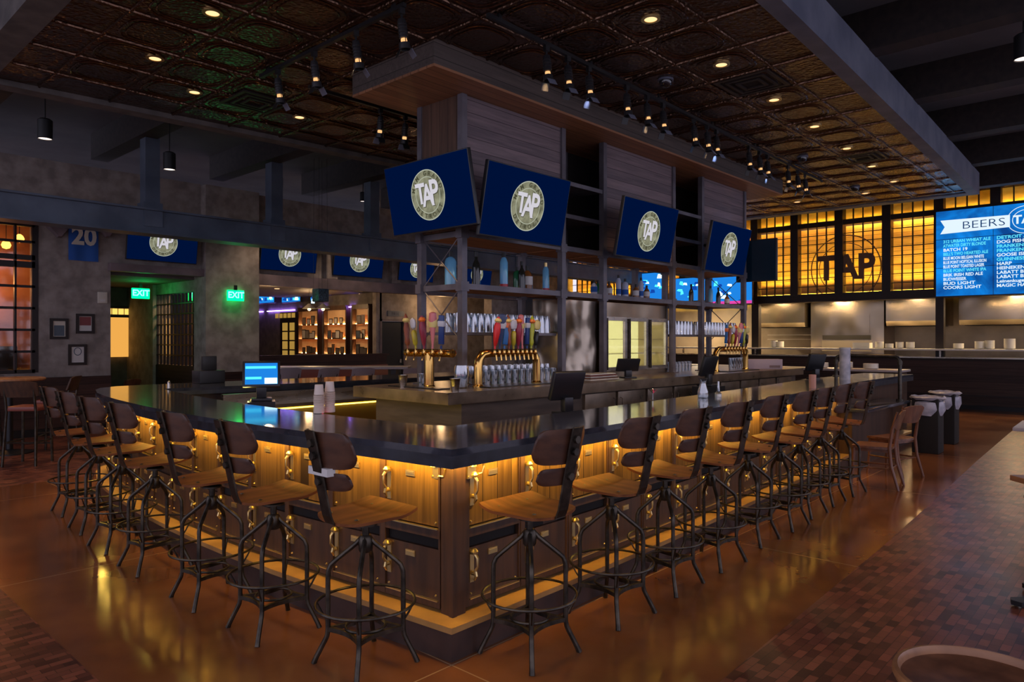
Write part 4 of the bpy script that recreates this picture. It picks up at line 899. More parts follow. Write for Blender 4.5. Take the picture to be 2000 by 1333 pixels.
def bottle(px, py_base, y, kind, label, m, s=1.0, z=2.182, cap='black'):
    p = at_y(px, py_base, y); t = thing('bottle', label, 'bottle', (p.x,y,z))
    prof = {'square':[(.0,0),(.044,.002),(.046,.02),(.046,.20),(.036,.225),(.014,.24),(.014,.27),(0,.27)],
            'wine':[(0,0),(.036,.002),(.038,.02),(.038,.17),(.030,.21),(.013,.245),(.013,.30),(0,.30)],
            'tall':[(0,0),(.034,.002),(.036,.02),(.036,.235),(.026,.265),(.013,.285),(.013,.31),(0,.31)],
            'short':[(0,0),(.042,.002),(.044,.02),(.044,.13),(.030,.16),(.014,.18),(.014,.21),(0,.21)]}[kind]
    if px < 1100: s *= 1.2
    prof = [(r*s, z_*s) for r, z_ in prof]; MB().lathe(prof, seg=14).build('bottle_body', m, t)
    top_ = prof[-1][1]; MB().lathe([(.017*s,top_-.03*s),(.017*s,top_+.012*s),(0,top_+.014*s)], seg=10).build('cap', cap, t)
    if m in ('bottle_white', 'bottle_brown'): MB().lathe([(prof[2][0]+.0012,.06*s),(prof[2][0]+.0012,.13*s)], seg=14).build('bottle_label', 'white' if m != 'bottle_white' else 'jersey', t)
    elif m == 'bottle_blue': MB().lathe([(0,-.0),(.036*s,.006),(.038*s,.05*s),(0,.055*s)], seg=12).build('fruit_infusion', mat('infusion_red', (.5,.02,.03), .3), t)
    return t
yb = 2.95
bottle(880,550,3.10,'square','pale blue square bottle on the short end of the tower shelf','bottle_blue',1.15)
bottle(930,553,yb,'wine','single dark wine bottle on the near tower shelf','bottle_dark',1.05)
bottle(984,556,yb,'tall','tall pale blue bottle with red fruit on the near tower shelf','bottle_blue',1.1)
bottle(1010,561,3.0,'square','green square bottle, left of the dark trio','bottle_green',.85)
bottle(1019,561,2.92,'wine','dark slim bottle in the middle of the dark trio','bottle_dark',.92)
bottle(1030,562,3.02,'short','brown bottle at the right of the dark trio','bottle_brown',1.2)
bottle(1066,566,yb,'tall','pale blue bottle with amber fruit at the right of the near shelf','bottle_blue',.95, cap='old_brass')
row2 = [(1160,'short','bottle_white','first'),(1168,'short','bottle_green','second'),(1190,'short','bottle_brown','third'),(1208,'tall','bottle_white','fourth'),(1221,'square','bottle_white','fifth'),(1242,'short','bottle_brown','sixth'),(1252,'tall','bottle_white','seventh'),(1263,'short','bottle_brown','eighth')]
for px, kd, m, od in row2: bottle(px, 580, yb, kd, f'{m.split("_")[1]} bottle, {od} from the left on the shelf over the cooler', m, 1.0)['group'] = 'bottles on the shelf over the cooler'
for px, kd, m, nm in ((1350,'wine','bottle_dark','left of the two dark ones'),(1388,'tall','bottle_blue','pale blue one'),(1403,'wine','bottle_dark','right of the two dark ones'),(1420,'short','bottle_brown','short brown one')):
    bottle(px, 590, yb, kd, f'bottle at the far end of the tower shelf, {nm}', m, 1.0)['group'] = 'bottles at the far end of the tower shelf'

# ================================================================== THINGS ON THE BARS
def lathe_thing(name, prof, m, x, y, z, label, cat, group=None, seg=18):
    o = MB().lathe(prof, seg=seg).build(name, m); o.location = (x,y,z); return tag(o, label, cat, group)
def cup_stack(px, py, n, label):
    p = at_z(px, py, 1.07); prof = [(.024,0)]
    t = thing('cup_stack', label, 'cups', (p.x,p.y,1.07)); b_ = MB()
    pr = [(.0,.0)]
    z = .09
    pr = [(.037,0),(.030,.085)]
    b_.lathe([(.034,0),(.040,.004),(.040,.008),(.0345,.075)], seg=18)
    for k in range(n): b_.lathe([(.0345,.010+k*.009),(.0405,.012+k*.009),(.0405,.016+k*.009),(.0345,.018+k*.009)], seg=18)
    zt_ = .018+n*.009; b_.lathe([(.0375,zt_-.005),(.030,zt_+.07),(0,zt_+.07)], seg=18); b_.build('cups', 'cup', t); return t
cup_stack(623, 808, 14, 'shorter left one of two upturned white plastic cup stacks')
cup_stack(644, 806, 16, 'taller right one of two upturned white plastic cup stacks')
for px, py, lab in ((787,757,'dented steel cup on the far left corner of the zinc top'),(889,766,'steel cup in front of the tower corner post')):
    p = at_z(px, py, 1.13)
    lathe_thing('steel_cup', [(.034,0),(.048,.12),(.051,.125),(.046,.125),(.032,.006),(0,.006)], 'steel', p.x, p.y, 1.13, lab, 'cup')
p = at_z(1373,778,1.07); lathe_thing('glass_carafe', [(.045,0),(.05,.02),(.05,.06),(.028,.13),(.03,.16),(.042,.185),(.039,.185),(.026,.155),(.024,.12),(0,.02)], 'glass', p.x, p.y, 1.07, 'small clear carafe standing on the right bar top', 'carafe')
p = at_z(1403,776,1.07); lathe_thing('bud_vase', [(.03,0),(.032,.03),(.012,.06),(.010,.15),(.008,.15),(.008,.06),(0,.02)], 'glass', p.x, p.y, 1.07, 'thin glass vase next to the carafe', 'vase')
p = at_z(1275,782,1.07); lathe_thing('cocktail_glass', [(.028,0),(.026,.004),(.004,.008),(.004,.06),(.04,.10),(.038,.10),(.002,.062)], 'glass', p.x, p.y, 1.07, 'small stemmed cocktail glass on the inner edge of the right bar', 'glass')
p = at_z(1587,758,1.07); lathe_thing('candle_holder', [(.038,0),(.04,.15),(.036,.15),(.034,.01),(0,.01)], mat('pink_glass', (.65,.30,.20), .3), p.x, p.y, 1.07, 'pinkish glass candle holder far along the right bar top', 'candle')
p = at_z(1695,742,1.07); t = thing('towel_dispenser', 'tall white paper roll standing behind the pipe rail', 'dispenser', (p.x-.15,p.y+.25,1.07)); MB().cyl((0,0,0), (0,0,.42), .07, seg=20).build('paper_roll', 'bag', t); MB().cyl((0,0,.42), (0,0,.44), .075, seg=20).build('roll_cap', 'white', t)
p = at_z(330,757,1.07); lathe_thing('salt_shaker', [(.02,0),(.018,.06),(.012,.07),(0,.08)], 'steel', p.x, p.y, 1.07, 'tiny metal shaker on the far left bar top', 'shaker')

# work counters inside the bar
u = thing('work_counter', 'stainless work counter with sinks inside the left bar', 'work counter', (.95,3,0))
MB().box((.74,1.6,.80), (1.22,5.0,.84)).build('worktop', 'steel', u, local=False); MB().box((.76,1.62,0), (1.18,4.98,.80)).build('cabinet', 'dark_zinc', u, local=False)
MB().box((1.19,1.62,.76), (1.21,4.98,.785)).build('light_strip', 'led_yellow', u, local=False)
u = thing('work_counter', 'stainless rear work counter lit yellow under its edge', 'work counter', (4,5.1,0))
MB().box((1.3,4.85,.84), (8.8,5.22,.88)).build('worktop', 'steel', u, local=False); MB().box((1.3,5.18,.0), (8.8,5.24,1.0)).build('back_splash', 'steel', u, local=False); MB().box((1.35,4.95,0), (8.75,5.18,.84)).build('cabinet', 'old_brass', u, local=False)
MB().box((1.4,4.92,.812), (8.7,4.938,.822)).build('light_strip', 'led_yellow', u, local=False)
u = thing('speed_rail', 'stainless sink counter inside the right bar', 'work counter', (4,1.2,0))
MB().box((1.6,.90,.80), (6.8,1.32,.84)).build('worktop', 'steel', u, local=False); MB().box((1.62,.93,0), (6.78,1.28,.80)).build('cabinet', 'dark_zinc', u, local=False)
for px, py, w_, lab in ((425,772,.34,'amber lit clear bin of citrus on the left work counter'),(470,790,.20,'black caddy box beside the ordering screen')):
    p = at_z(px, py, .84); t = thing('garnish_box', lab, 'box', (1.0,4.70 if px < 450 else 4.36,.84))
    if px < 450:
        MB().box((-.12,-.2,0), (.12,.2,.10)).build('bin', 'glass', t); b_ = MB()
        for k in range(16): b_.lathe([(0,0),(.03,.012),(.034,.035),(.02,.058),(0,.065)], (random.uniform(-.08,.08), random.uniform(-.16,.16), .005+.045*(k % 2)), 8)
        tag(b_.build('citrus', mat('citrus', (.95,.65,.06), .5, emit=(1,.6,.05), es=0.0), t), kind='stuff')
    else: MB().box((-.1,-.12,0), (.1,.12,.13), .01).build('caddy', 'black_plastic', t)
lamp('POINT', 'caddy_light', (1.05,4.2,1.02), 1.6, (1,.75,.2), size=.05)

# ordering terminals
def terminal(loc, rz, lit, label):
    t = thing('ordering_terminal', label, 'terminal', loc, rz)
    MB().box((-.10,-.09,0), (.10,.11,.03), .008).box((-.05,-.02,.03), (.05,.05,.16), .01).build('stand', 'black_plastic', t)
    b_ = MB(); b_.M = Matrix.Translation((0,-.03,.14)) @ Matrix.Rotation(-.30, 4, 'X'); b_.box((-.18,-.02,0), (.18,.03,.27), .012).build('monitor', 'black_plastic', t)
    if lit:
        b_ = MB(); b_.M = Matrix.Translation((0,-.03,.14)) @ Matrix.Rotation(-.30, 4, 'X'); b_.box((-.155,-.0225,.025), (.155,-.0205,.245)).build('screen', 'blue_screen', t)
        for zz, x0, x1, m_ in ((.20,-.15,.14,'cyan_screen'),(.09,-.15,.0,'cyan_screen'),(.07,.03,.15,'pale_screen')):
            b_ = MB(); b_.M = Matrix.Translation((0,-.03,.14)) @ Matrix.Rotation(-.30, 4, 'X'); b_.box((x0,-.0235,zz-.012 if x1 < .145 or zz > .1 else zz-.04), (x1,-.0226,zz+.012 if zz > .08 else zz+.02)).build('screen_block', m_, t)
    return t
p = at_y(516,785,4.1)
terminal((p.x-.03,4.1,1.0), math.radians(-28), True, 'black ordering terminal with a lit blue screen behind the left bar')
MB().box((-.13,-.13,0), (.13,.13,.06)).build('riser', 'black_plastic', COL.objects.get('ordering_terminal')).location = (0,0,-.06); MB().box((-.12,-.12,-.160), (.12,.12,-.06)).build('riser', 'black_plastic', COL.objects.get('ordering_terminal')); COL.objects.get('ordering_terminal').scale = (1,1,1)
p = at_z(1130,800,.84); terminal((2.75,1.45,.93), math.radians(168), False, 'dark ordering terminal seen from behind, below the steel cabinet')
MB().box((2.55,1.30,.84), (2.95,1.60,.93)).build('riser', 'black_plastic', COL.objects.get('ordering_terminal.001'), local=False)
p = at_z(1165,735,1.13); terminal((p.x-.12,2.45,1.13), math.radians(150), False, 'dark flat ordering terminal on the zinc top before the cooler').scale = (.85,.85,.62)
p = at_z(1430,765,1.0); terminal((6.35,2.0-.1,1.0), math.radians(180), False, 'black till seen from behind, right of the cooler')
MB().box((6.15,1.75,0), (6.55,2.02,1.0)).build('till_pedestal', 'black_plastic', COL.objects.get('ordering_terminal.003'), local=False)
p = at_z(1555,735,1.05); terminal((9.0,1.45,1.0), math.radians(160), False, 'brown-lit till back near the far end of the bar')
MB().box((8.8,1.3,0), (9.2,1.6,1.0)).build('till_pedestal', 'black_plastic', COL.objects.get('ordering_terminal.004'), local=False)
t = thing('carton', 'long pale lilac carton at the far end of the zinc top', 'box', (9.25,2.42,1.13), math.radians(-47)); MB().box((-.32,-.10,0), (.32,.10,.16), .004).build('carton_body', 'cardboard', t); MB().box((.10,-.102,.02), (.28,-.100,.06)).build('carton_label', 'lintel', t)
t = thing('tray_stack', 'stack of menus and trays on the zinc top by the steel cabinet', 'trays', (4.75,2.55,1.13))
for k in range(5): MB().box((-.30,-.13,.016*k), (.30-.02*k,.13,.016*k+.012), .003).build('tray', ['china','chair_wood','white','red_vinyl','china'][k], t)

# ================================================================== CEILING FIXTURES
CZ = 4.42
DL = [(415,24),(303,113),(380,179),(585,228),(1271,36),(1409,125),(1512,194),(1591,246),(1654,289),(1703,324),(1745,354),(1690,377),(1557,394),(1745,60)]
names = ['nearest the top left corner of the view','third up the left side of the tin ceiling','left of the square grille beyond the steel truss','right of the left square air grille','in the ribbed medallion nearest the camera, right side']+[f'{ORD[i]} after the nearest one in the right-hand row' for i in range(6)]+['behind the far security dome','at the far end of the tin ceiling above the kitchen']
for i, (px, py) in enumerate(DL[:13]):
    p = at_z(px, py, CZ); t = thing('recessed_light', f'recessed ceiling light {names[i]}', 'ceiling light', (p.x,p.y,CZ-.012), group='recessed lights in the tin ceiling')
    MB().lathe([(.056,.0),(.085,.0),(.085,.012),(.056,.012),(.056,0)], seg=20).build('trim_ring', 'old_brass', t)
    MB().cyl((0,0,.004), (0,0,.010), .056, seg=20).build('lens', 'lamp_face', t)
    lamp('SPOT', 'recessed_lamp', (p.x,p.y,CZ-.03), P['down'], WARM, size=.05, target=(p.x,p.y,0), angle=100, blend=.8)
for (px, py), nm in (((1300,155),'nearest the camera'),((1567,306),'in the middle'),((1670,365),'farthest away')):
    p = at_z(px, py, CZ); t = thing('security_dome', f'smoked security camera dome, {nm} on the tin ceiling', 'security camera', (p.x,p.y,CZ-.09))
    MB().lathe([(0,0),(.03,.004),(.055,.022),(.068,.055),(.07,.07)], seg=20).build('dome', mat('smoked_dome', (.01,.01,.012), .05, spec=.9), t); MB().lathe([(.085,.07),(.085,.09),(.05,.09),(.05,.068),(.085,.07)], seg=20).build('dome_ring', 'fascia', t)
for (x, y), nm in (((5.1,.73),'on the right side among the recessed lights, nearest'),((9.3,.85),'far along the right side of the tin ceiling'),((1.75,5.3),'near the left edge of the tin ceiling')):
    t = thing('air_grille', f'square concentric air grille {nm}', 'vent', (x,y,CZ-.02))
    for k, (a, c_) in enumerate(((.30,.26),(.21,.18),(.13,.10))):
        z = -.004*k
        MB().box((-a,-a,z), (a,-c_,z+.018)).box((-a,c_,z), (a,a,z+.018)).box((-a,-c_,z), (-c_,c_,z+.018)).box((c_,-c_,z), (a,c_,z+.018)).build('frame' if k == 0 else 'louvre', 'mullion', t)
    MB().box((-.27,-.27,.014), (.27,.27,.019)).build('backing', 'slot', t)
TZ = 4.36
def track(name, a, b_, label):
    t = thing(name, label, 'track', (a[0],a[1],TZ)); d = Vector((b_[0]-a[0], b_[1]-a[1], 0)); L = d.length; t.rotation_euler = (0,0,math.atan2(d.y,d.x))
    MB().box((0,-.018,-.015), (L,.018,.02)).build('rail', 'black', t)
    for k in range(max(2, int(L/1.2))):
        x = .15+k*(L-.3)/max(1, int(L/1.2)-1); MB().box((x-.02,-.012,.02), (x+.02,.012,CZ-TZ)).build('hanger', 'black', t)
track('light_track', (1.90,1.62), (10.36,1.82), 'long black lighting track over the right side of the bar'); track('light_track', (1.31,4.36), (1.31,1.99), 'short black lighting track over the left near corner of the tower canopy'); track('light_track', (1.81,4.25), (3.4,4.25), 'short black lighting track behind the tower canopy, parallel to the long one')
def spotlight():
    t = thing('track_spotlight', 'x', 'spotlight', (0,0,TZ-.015), group='track spotlights')
    MB().box((-.022,-.022,-.05), (.022,.022,0)).cyl((0,0,-.12), (0,0,-.05), .010, seg=8).build('bracket', 'black', t)
    b_ = MB(); b_.M = Matrix.Translation((0,0,-.11)) @ Matrix.Rotation(.13, 4, 'X')
    b_.lathe([(0,.03),(.030,.02),(.036,0),(.036,-.135),(0,-.135)], seg=16); b_.lathe([(.0,-.175),(.046,-.175),(.048,-.225),(.042,-.225),(.038,-.18),(0,-.18)], seg=16); b_.cyl((.034,0,-.13), (.036,0,-.18), .004, seg=6); b_.cyl((-.034,0,-.13), (-.036,0,-.18), .004, seg=6)
    for k in range(4): b_.lathe([(.037,-.02-k*.028),(.041,-.024-k*.028),(.041,-.032-k*.028),(.037,-.036-k*.028)], seg=16)
    b_.build('lamp_body', 'black_plastic', t)
    b_ = MB(); b_.M = Matrix.Translation((0,0,-.11)) @ Matrix.Rotation(.13, 4, 'X'); b_.lathe([(0,-.136),(.024,-.138),(.027,-.155),(.020,-.174),(0,-.175)], seg=14); b_.build('lens', 'spot_glow', t)
    for s_ in (-1, 1):
        b_ = MB(); b_.M = Matrix.Translation((0,0,-.11)) @ Matrix.Rotation(.13, 4, 'X') @ Matrix.Translation((0,s_*.044,-.225)) @ Matrix.Rotation(s_*.5, 4, 'X'); b_.box((-.042,-.002,-.07), (.042,.002,0)); b_.build('barn_door', 'fascia' if s_ > 0 else 'black', t)
    return t
sp_ = spotlight(); reg(sp_); first = True
RX = [2.70,3.03,3.38,4.08,4.50,4.86,5.62,5.98,6.25,7.28,7.65,7.94,8.76,9.19,9.53]
def place_spot(x, y, rz, lab):
    global first
    if first: sp_.location = (x,y,TZ-.015); sp_.rotation_euler = (0,0,rz); sp_['label'] = lab; first = False
    else: dup(sp_, (x,y,TZ-.015), rz, lab)
for i, x in enumerate(RX):
    place_spot(x, 1.62+(x-1.9)*.0236, PI+random.uniform(-.3,.3), f'black track spotlight, {["near","middle","far"][i%3]} one in the {ORD[i//3]} cluster of the long right track')
for i, y in enumerate((4.01,3.34,2.67,2.03)): place_spot(1.31, y, -PI/2+random.uniform(-.4,.4), f'black track spotlight, {ORD[i]} from the left end of the short near track')
for i, x in enumerate((2.77,3.14)): place_spot(x, 4.25, random.uniform(-.4,.4), f'black track spotlight, {["left","right"][i]} one of the pair on the track behind the canopy')
# working lights of the tracks: a few warm beams on the tower, taps and stools
for x, y, tx, ty, tz, e_, col in ((2.70,1.64,3.3,2.7,1.5,1.0,WARM),(4.50,1.68,6.0,2.8,1.6,.9,WARM),(5.98,1.71,7.8,2.8,1.5,.9,WARM),(8.76,1.77,8.9,2.7,1.5,.8,WARM),(1.31,3.34,2.6,3.1,1.4,.9,WARM),(1.31,2.67,.2,1.2,1.0,.9,WARM),(4.08,1.66,2.2,.2,.8,.9,WARM),(7.28,1.75,5.0,.2,.8,.9,WARM),(3.38,1.65,3.4,2.77,3.2,.35,(.45,.55,1)),(6.25,1.71,6.1,2.77,3.3,.5,(.35,.5,1)),(7.94,1.77,8.6,2.77,3.3,.6,(.3,.5,1))):
    lamp('SPOT', 'track_lamp', (x,y,TZ-.36), P['track']*e_, col, size=.03, target=(tx,ty,tz), angle=46, blend=.8)

# cylinder pendants beyond the canopy
def pendant(px, py, Y, label, s=1.0, X=None):
    p = at_x(px, py, X) if X is not None else at_y(px, py, Y); t = thing('cylinder_pendant', label, 'pendant lamp', (p.x,p.y,p.z), group='cylinder pendants under the high ceiling')
    MB().lathe([(.078*s,.03*s),(.080*s,0),(.085*s,0),(.085*s,.24*s),(.06*s,.26*s),(.01,.27*s),(0,.27*s)], seg=20).build('shade', 'black', t)
    MB().cyl((0,0,.012), (0,0,.018), .078*s, seg=20).build('lens', 'lamp_white', t)
    MB().cyl((0,0,.26*s), (0,0,5.24-p.z), .008, seg=6).build('stem', 'black', t)
    lamp('SPOT', 'pendant_lamp', (p.x,p.y,p.z-.03), P['pend'], (1,.72,.5), size=.06, target=(p.x,p.y,0), angle=90, blend=.7)
pendant(88,272,8.0,'black cylinder pendant at the far left, larger one'); pendant(331,332,8.2,'black cylinder pendant left of the second truss post')
pendant(546,367,10.3,'tiny lit cylinder pendant right of the second truss post', .8); pendant(709,394,10.4,'tiny lit cylinder pendant left of the third truss post', .8)
pendant(1999,116,0,'black cylinder pendant cut by the right edge of the view', 1.0, X=6.5)

# ================================================================== FURNITURE
def restaurant_chair(label):
    t = thing('wooden_chair', label, 'chair')
    def sf(u, v):
        a, b_ = (u-.5)*2, (v-.5)*2; return (a*.20*(1-.06*b_*b_)*(1+.04*b_), b_*.20*(1-.10*a*a), .455-.008*(1-a*a))
    MB().grid(sf, 10, 10, (0,0,.025)).build('seat', 'chair_wood', t)
    MB().box((-.17,-.165,.395), (.17,.16,.432)).build('seat_frame', 'chair_wood', t)
    for s_ in (-1,1):
        MB().tube([(s_*.155,.165,.44),(s_*.165,.175,.2),(s_*.175,.19,0)], [.019,.016,.013], 8).build('leg', 'chair_wood', t)
        MB().tube([(s_*.19,-.275,0),(s_*.175,-.205,.25),(s_*.17,-.185,.45),(s_*.172,-.215,.65),(s_*.165,-.265,.84)], [.014,.017,.019,.016,.012], 8).build('leg', 'chair_wood', t)
        MB().tube([(s_*.168,-.205,.22),(s_*.17,.172,.22)], .010, 6).build('stretcher', 'chair_wood', t)
    def bf(u, v):
        a, b_ = (u-.5)*2, (v-.5)*2; k = 1-.35*abs(a)**4
        return (a*.185, -.235-.055*(b_*.5+.5)-.025*(1-a*a), .745+b_*.105*k)
    MB().grid(bf, 12, 6, (0,-.014,0)).build('backrest', 'chair_wood', t)
    MB().tube([(-.168,-.20,.22),(.168,-.20,.22)], .010, 6).build('stretcher', 'chair_wood', t)
    return t
c1 = restaurant_chair('brown bentwood chair at the lower counter, left one with its back to the camera'); c1.location = (6.15,-.20,0); c1.rotation_euler = (0,0,.10); reg(c1)
dup(c1, (7.0,-.16,0), -.35, 'brown bentwood chair at the lower counter, right one beside the bins')
def bar_chair(label, m='chair_wood', back='chair_wood', seat='red_vinyl'):
    t = thing('high_chair', label, 'high chair')
    MB().box((-.20,-.20,.70), (.20,.20,.76), .02).build('seat', seat, t)
    for x in (-1,1):
        MB().tube([(x*.17,.17,.70),(x*.185,.19,0)], .017, 7).build('leg', m, t)
        MB().tube([(x*.20,-.24,0),(x*.175,-.19,.70),(x*.175,-.25,1.05)], .017, 7).build('leg', m, t)
        MB().tube([(x*.18,-.21,.30),(x*.18,.185,.30)], .011, 6).build('stretcher', m, t)
    MB().tube([(-.18,.185,.24),(.18,.185,.24)], .011, 6).build('stretcher', m, t); MB().tube([(-.18,-.21,.30),(.18,-.21,.30)], .011, 6).build('stretcher', m, t)
    def bf(u, v):
        a, b_ = (u-.5)*2, (v-.5)*2; k = 1-.25*max(0,abs(a)-.6)**1*2
        return (a*.225, -.215-.03*(b_+1)-.03*(1-a*a), .985+b_*.105*k)
    MB().grid(bf, 12, 6, (0,-.02,0)).build('backrest', back, t); return t
hc = bar_chair('dark high chair with broad back standing nearest at the left edge', 'stool_metal', 'bar_wood_dark', 'red_vinyl'); reg(hc)
q = at_z(40,911,0); hc.location = (q.x+.13,q.y+.13,0); hc.rotation_euler = (0,0,-.72)
q = at_z(112,885,0); dup(hc, (q.x+.02,q.y+.15,0), 1.0, 'dark high chair turned side-on, right of the left round table')
q = at_z(25,800,.0); dup(hc, (.05,10.35,0), 2.6, 'dark high chair behind the left round table')
t = thing('round_high_table', 'round high table with orange-lit wooden top at the left edge', 'table', (.25,9.55,0))
MB().lathe([(0,1.03),(.42,1.03),(.44,1.045),(.44,1.065),(.42,1.075),(0,1.075)], seg=32).build('tabletop', 'table_wood', t); MB().cyl((0,0,.02), (0,0,1.03), .045, seg=14).build('column', 'black', t); MB().lathe([(.30,0),(.30,.015),(.06,.05),(.045,.06)], seg=24).build('base', 'black', t)
# high chairs with grey upholstered backs, beyond the bar
gh = bar_chair('x', 'black', 'upholstery', 'upholstery'); reg(gh); first = True
for i, (px, lab) in enumerate(((556,'right of the lit ordering screen'),(628,'behind the two cup stacks'),(700,'left of the steel cup on the zinc top'),(800,'behind the T-shaped taps'))):
    q = at_z(px, 718, 1.09); lb = f'grey upholstered high chair {lab}'
    if first: gh.location = (q.x,q.y,0); gh.rotation_euler = (0,0,-.15); gh['label'] = lb; gh['group'] = 'grey high chairs beyond the bar'; first = False
    else: dup(gh, (q.x,q.y,0), random.uniform(-.3,.1), lb)
a_, b2 = at_z(556,718,1.09), at_z(800,718,1.09)
t = thing('communal_table', 'long pale-topped high table behind the grey high chairs', 'table', ((a_.x+b2.x)/2+.3,(a_.y+b2.y)/2+.85,0), math.atan2(b2.y-a_.y, b2.x-a_.x)+.05)
L = (b2-a_).length/2+.3
MB().box((-L,-.35,1.03), (L,.35,1.08), .01).build('tabletop', 'pale_top', t)
for x in (-L+.3,L-.3): MB().box((x-.05,-.25,0), (x+.05,.25,1.03)).build('leg', 'black', t)
t = thing('booth_bench', 'dark wooden booth partition below the lit display shelves', 'booth', (7.0,12.05,0))
MB().box((4.95,12.0,0), (8.8,12.12,1.22)).box((4.9,11.96,1.22), (8.85,12.16,1.27)).build('partition', 'wainscot', t, local=False); MB().box((5.0,11.65,.42), (8.8,12.0,.50), .02).build('seat', 'red_vinyl', t, local=False); MB().box((5.0,11.93,.50), (8.8,12.0,1.0), .02).build('backrest', 'red_vinyl', t, local=False); MB().box((5.05,11.72,0), (8.75,12.0,.42)).build('seat_box', 'mullion', t, local=False)
# small table and chair seen down the green passage
q = at_z(258,722,.76); t = thing('passage_table', 'pale table seen through the passage under the lit blind', 'table', (q.x-.2,13.6,0)); MB().box((-.35,-.3,.73), (.35,.3,.76)).build('tabletop', 'table_wood', t); MB().cyl((0,0,.02), (0,0,.73), .04).build('column', 'black', t); MB().box((-.25,-.04,0), (.25,.04,.03)).build('foot', 'black', t); MB().box((-.04,-.25,.0), (.04,.25,.028)).build('foot', 'black', t)
dup(c1, (2.75,12.5,0), .4, 'brown chair standing in the passage beside the pale table') if reg(c1) else None
o = COL.objects.get('wooden_chair.002')
# right edge: table corner, its neighbour's foot and the round stool
def ped_table(x, y, hw, hd, rz, label, tm='table_wood', zt_=.76):
    t = thing('pedestal_table', label, 'table', (x,y,0), rz)
    MB().box((-hw,-hd,zt_-.035), (hw,hd,zt_), .006).build('tabletop', tm, t); MB().cyl((0,0,.05), (0,0,zt_-.035), .04, seg=14).build('column', 'black', t)
    for k in range(2):
        b_ = MB(); b_.M = Matrix.Rotation(k*PI/2, 4, 'Z'); b_.prism([(-.30,-.05),(.30,-.05),(.33,0),(.30,.05),(-.30,.05),(-.33,0)], .012, .04); b_.box((-.22,-.035,.04), (.22,.035,.065)); b_.build('foot', 'black', t)
        for s_ in (-1,1):
            b_ = MB(); b_.M = Matrix.Rotation(k*PI/2, 4, 'Z'); b_.cyl((s_*.28,0,0), (s_*.28,0,.012), .02, seg=10); b_.build('glide', 'steel', t)
    return t
q = at_z(1968,833,.76); ped_table(q.x+.33, q.y-.42, .42, .38, .03, 'square table whose pale corner enters at the right edge', 'pale_top')
q = at_z(1985,1185,0); ped_table(q.x+.20, q.y-.22, .20, .20, math.radians(-47.4), 'nearer pedestal table, only its black foot visible at the right edge')
q = at_z(1923,1333,.76)
t = thing('round_stool', 'round dished wooden stool seat cut by the bottom right corner', 'stool', (q.x,q.y,0))
MB().lathe([(0,.725),(.17,.728),(.188,.74),(.190,.750),(.15,.748),(0,.742)], seg=40).build('seat', 'chair_wood', t); MB().lathe([(.184,.736),(.200,.742),(.206,.756),(.202,.768),(.192,.770),(.186,.760),(.184,.736)], seg=48).build('rim', 'table_wood', t)  # lighter wood on the edge paints the orange light catching it
for k in range(4):
    a = PI/4+k*PI/2; MB().tube([(.12*math.cos(a),.12*math.sin(a),.725),(.22*math.cos(a),.22*math.sin(a),0)], .016, 8).build('leg', 'stool_metal', t)
MB().tube([(.185*math.cos(2*PI*i/30), .185*math.sin(2*PI*i/30), .25) for i in range(30)], .008, 6, True).build('foot_ring', 'stool_metal', t)
# service counter before the kitchen
s_ = thing('service_counter', 'long service counter with pale top between bar and kitchen', 'counter', (12,3,0))
MB().box((11.6,.9,1.03), (12.3,6.0,1.07), .006).build('worktop', 'pale_top', s_, local=False); MB().box((11.7,.95,0), (12.25,5.9,1.03)).build('body', 'wainscot_y', s_, local=False)
for i, (y, h_) in enumerate(((1.5,.10),(1.95,.12),(2.4,.10))): lathe_thing('plate_stack', [(.10,0),(.13,.01),(.13,h_),(.11,h_),(0,h_-.01)], 'china', 12.0, y, 1.07, 'stack of white plates on the service counter', 'plates', 'plate stacks on the service counter')

# bins with clear liners
def bin_(x, y, label, h_=.78):
    t = thing('trash_can', label, 'bin', (x,y,0)); MB().box((-.17,-.17,0), (.17,.17,h_), .02).build('bin_body', 'slot', t)
    b_ = MB(); prof = [(.200,h_-.02),(.235,h_+.01),(.205,h_+.03),(.17,h_-.02),(.16,h_-.12)]; b_.lathe([(r,z) for r, z in prof], seg=22); b_.lathe([(.165,h_-.03),(.215,h_-.05),(.225,h_-.16),(.19,h_-.24),(.17,h_-.22)], seg=18)
    for v in b_.bm.verts: v.co.x += random.uniform(-.006,.006); v.co.y += random.uniform(-.006,.006); v.co.z += random.uniform(-.010,.006)
    b_.build('bin_liner', 'bag', t); b_ = MB()
    for k in range(9): b_.lathe([(0,0),(.035,.01),(.04,.03),(.02,.05),(0,.055)], (random.uniform(-.1,.1), random.uniform(-.1,.1), h_-.03), 7)
    tag(b_.build('rubbish', 'cardboard', t), kind='stuff'); return t
bin_(9.21,-.06,'dark bin with a clear liner and rubbish at the end of the lower counter'); bin_(10.45,-.02,'dark bin with a clear liner, the farther of the two beside the bar')
tag(MB().box((9.15,-.10,.74), (9.27,-.02,.80)).build('rubbish', 'ledge'), 'brown crumpled rubbish on top of the nearer bin', 'rubbish') if False else None

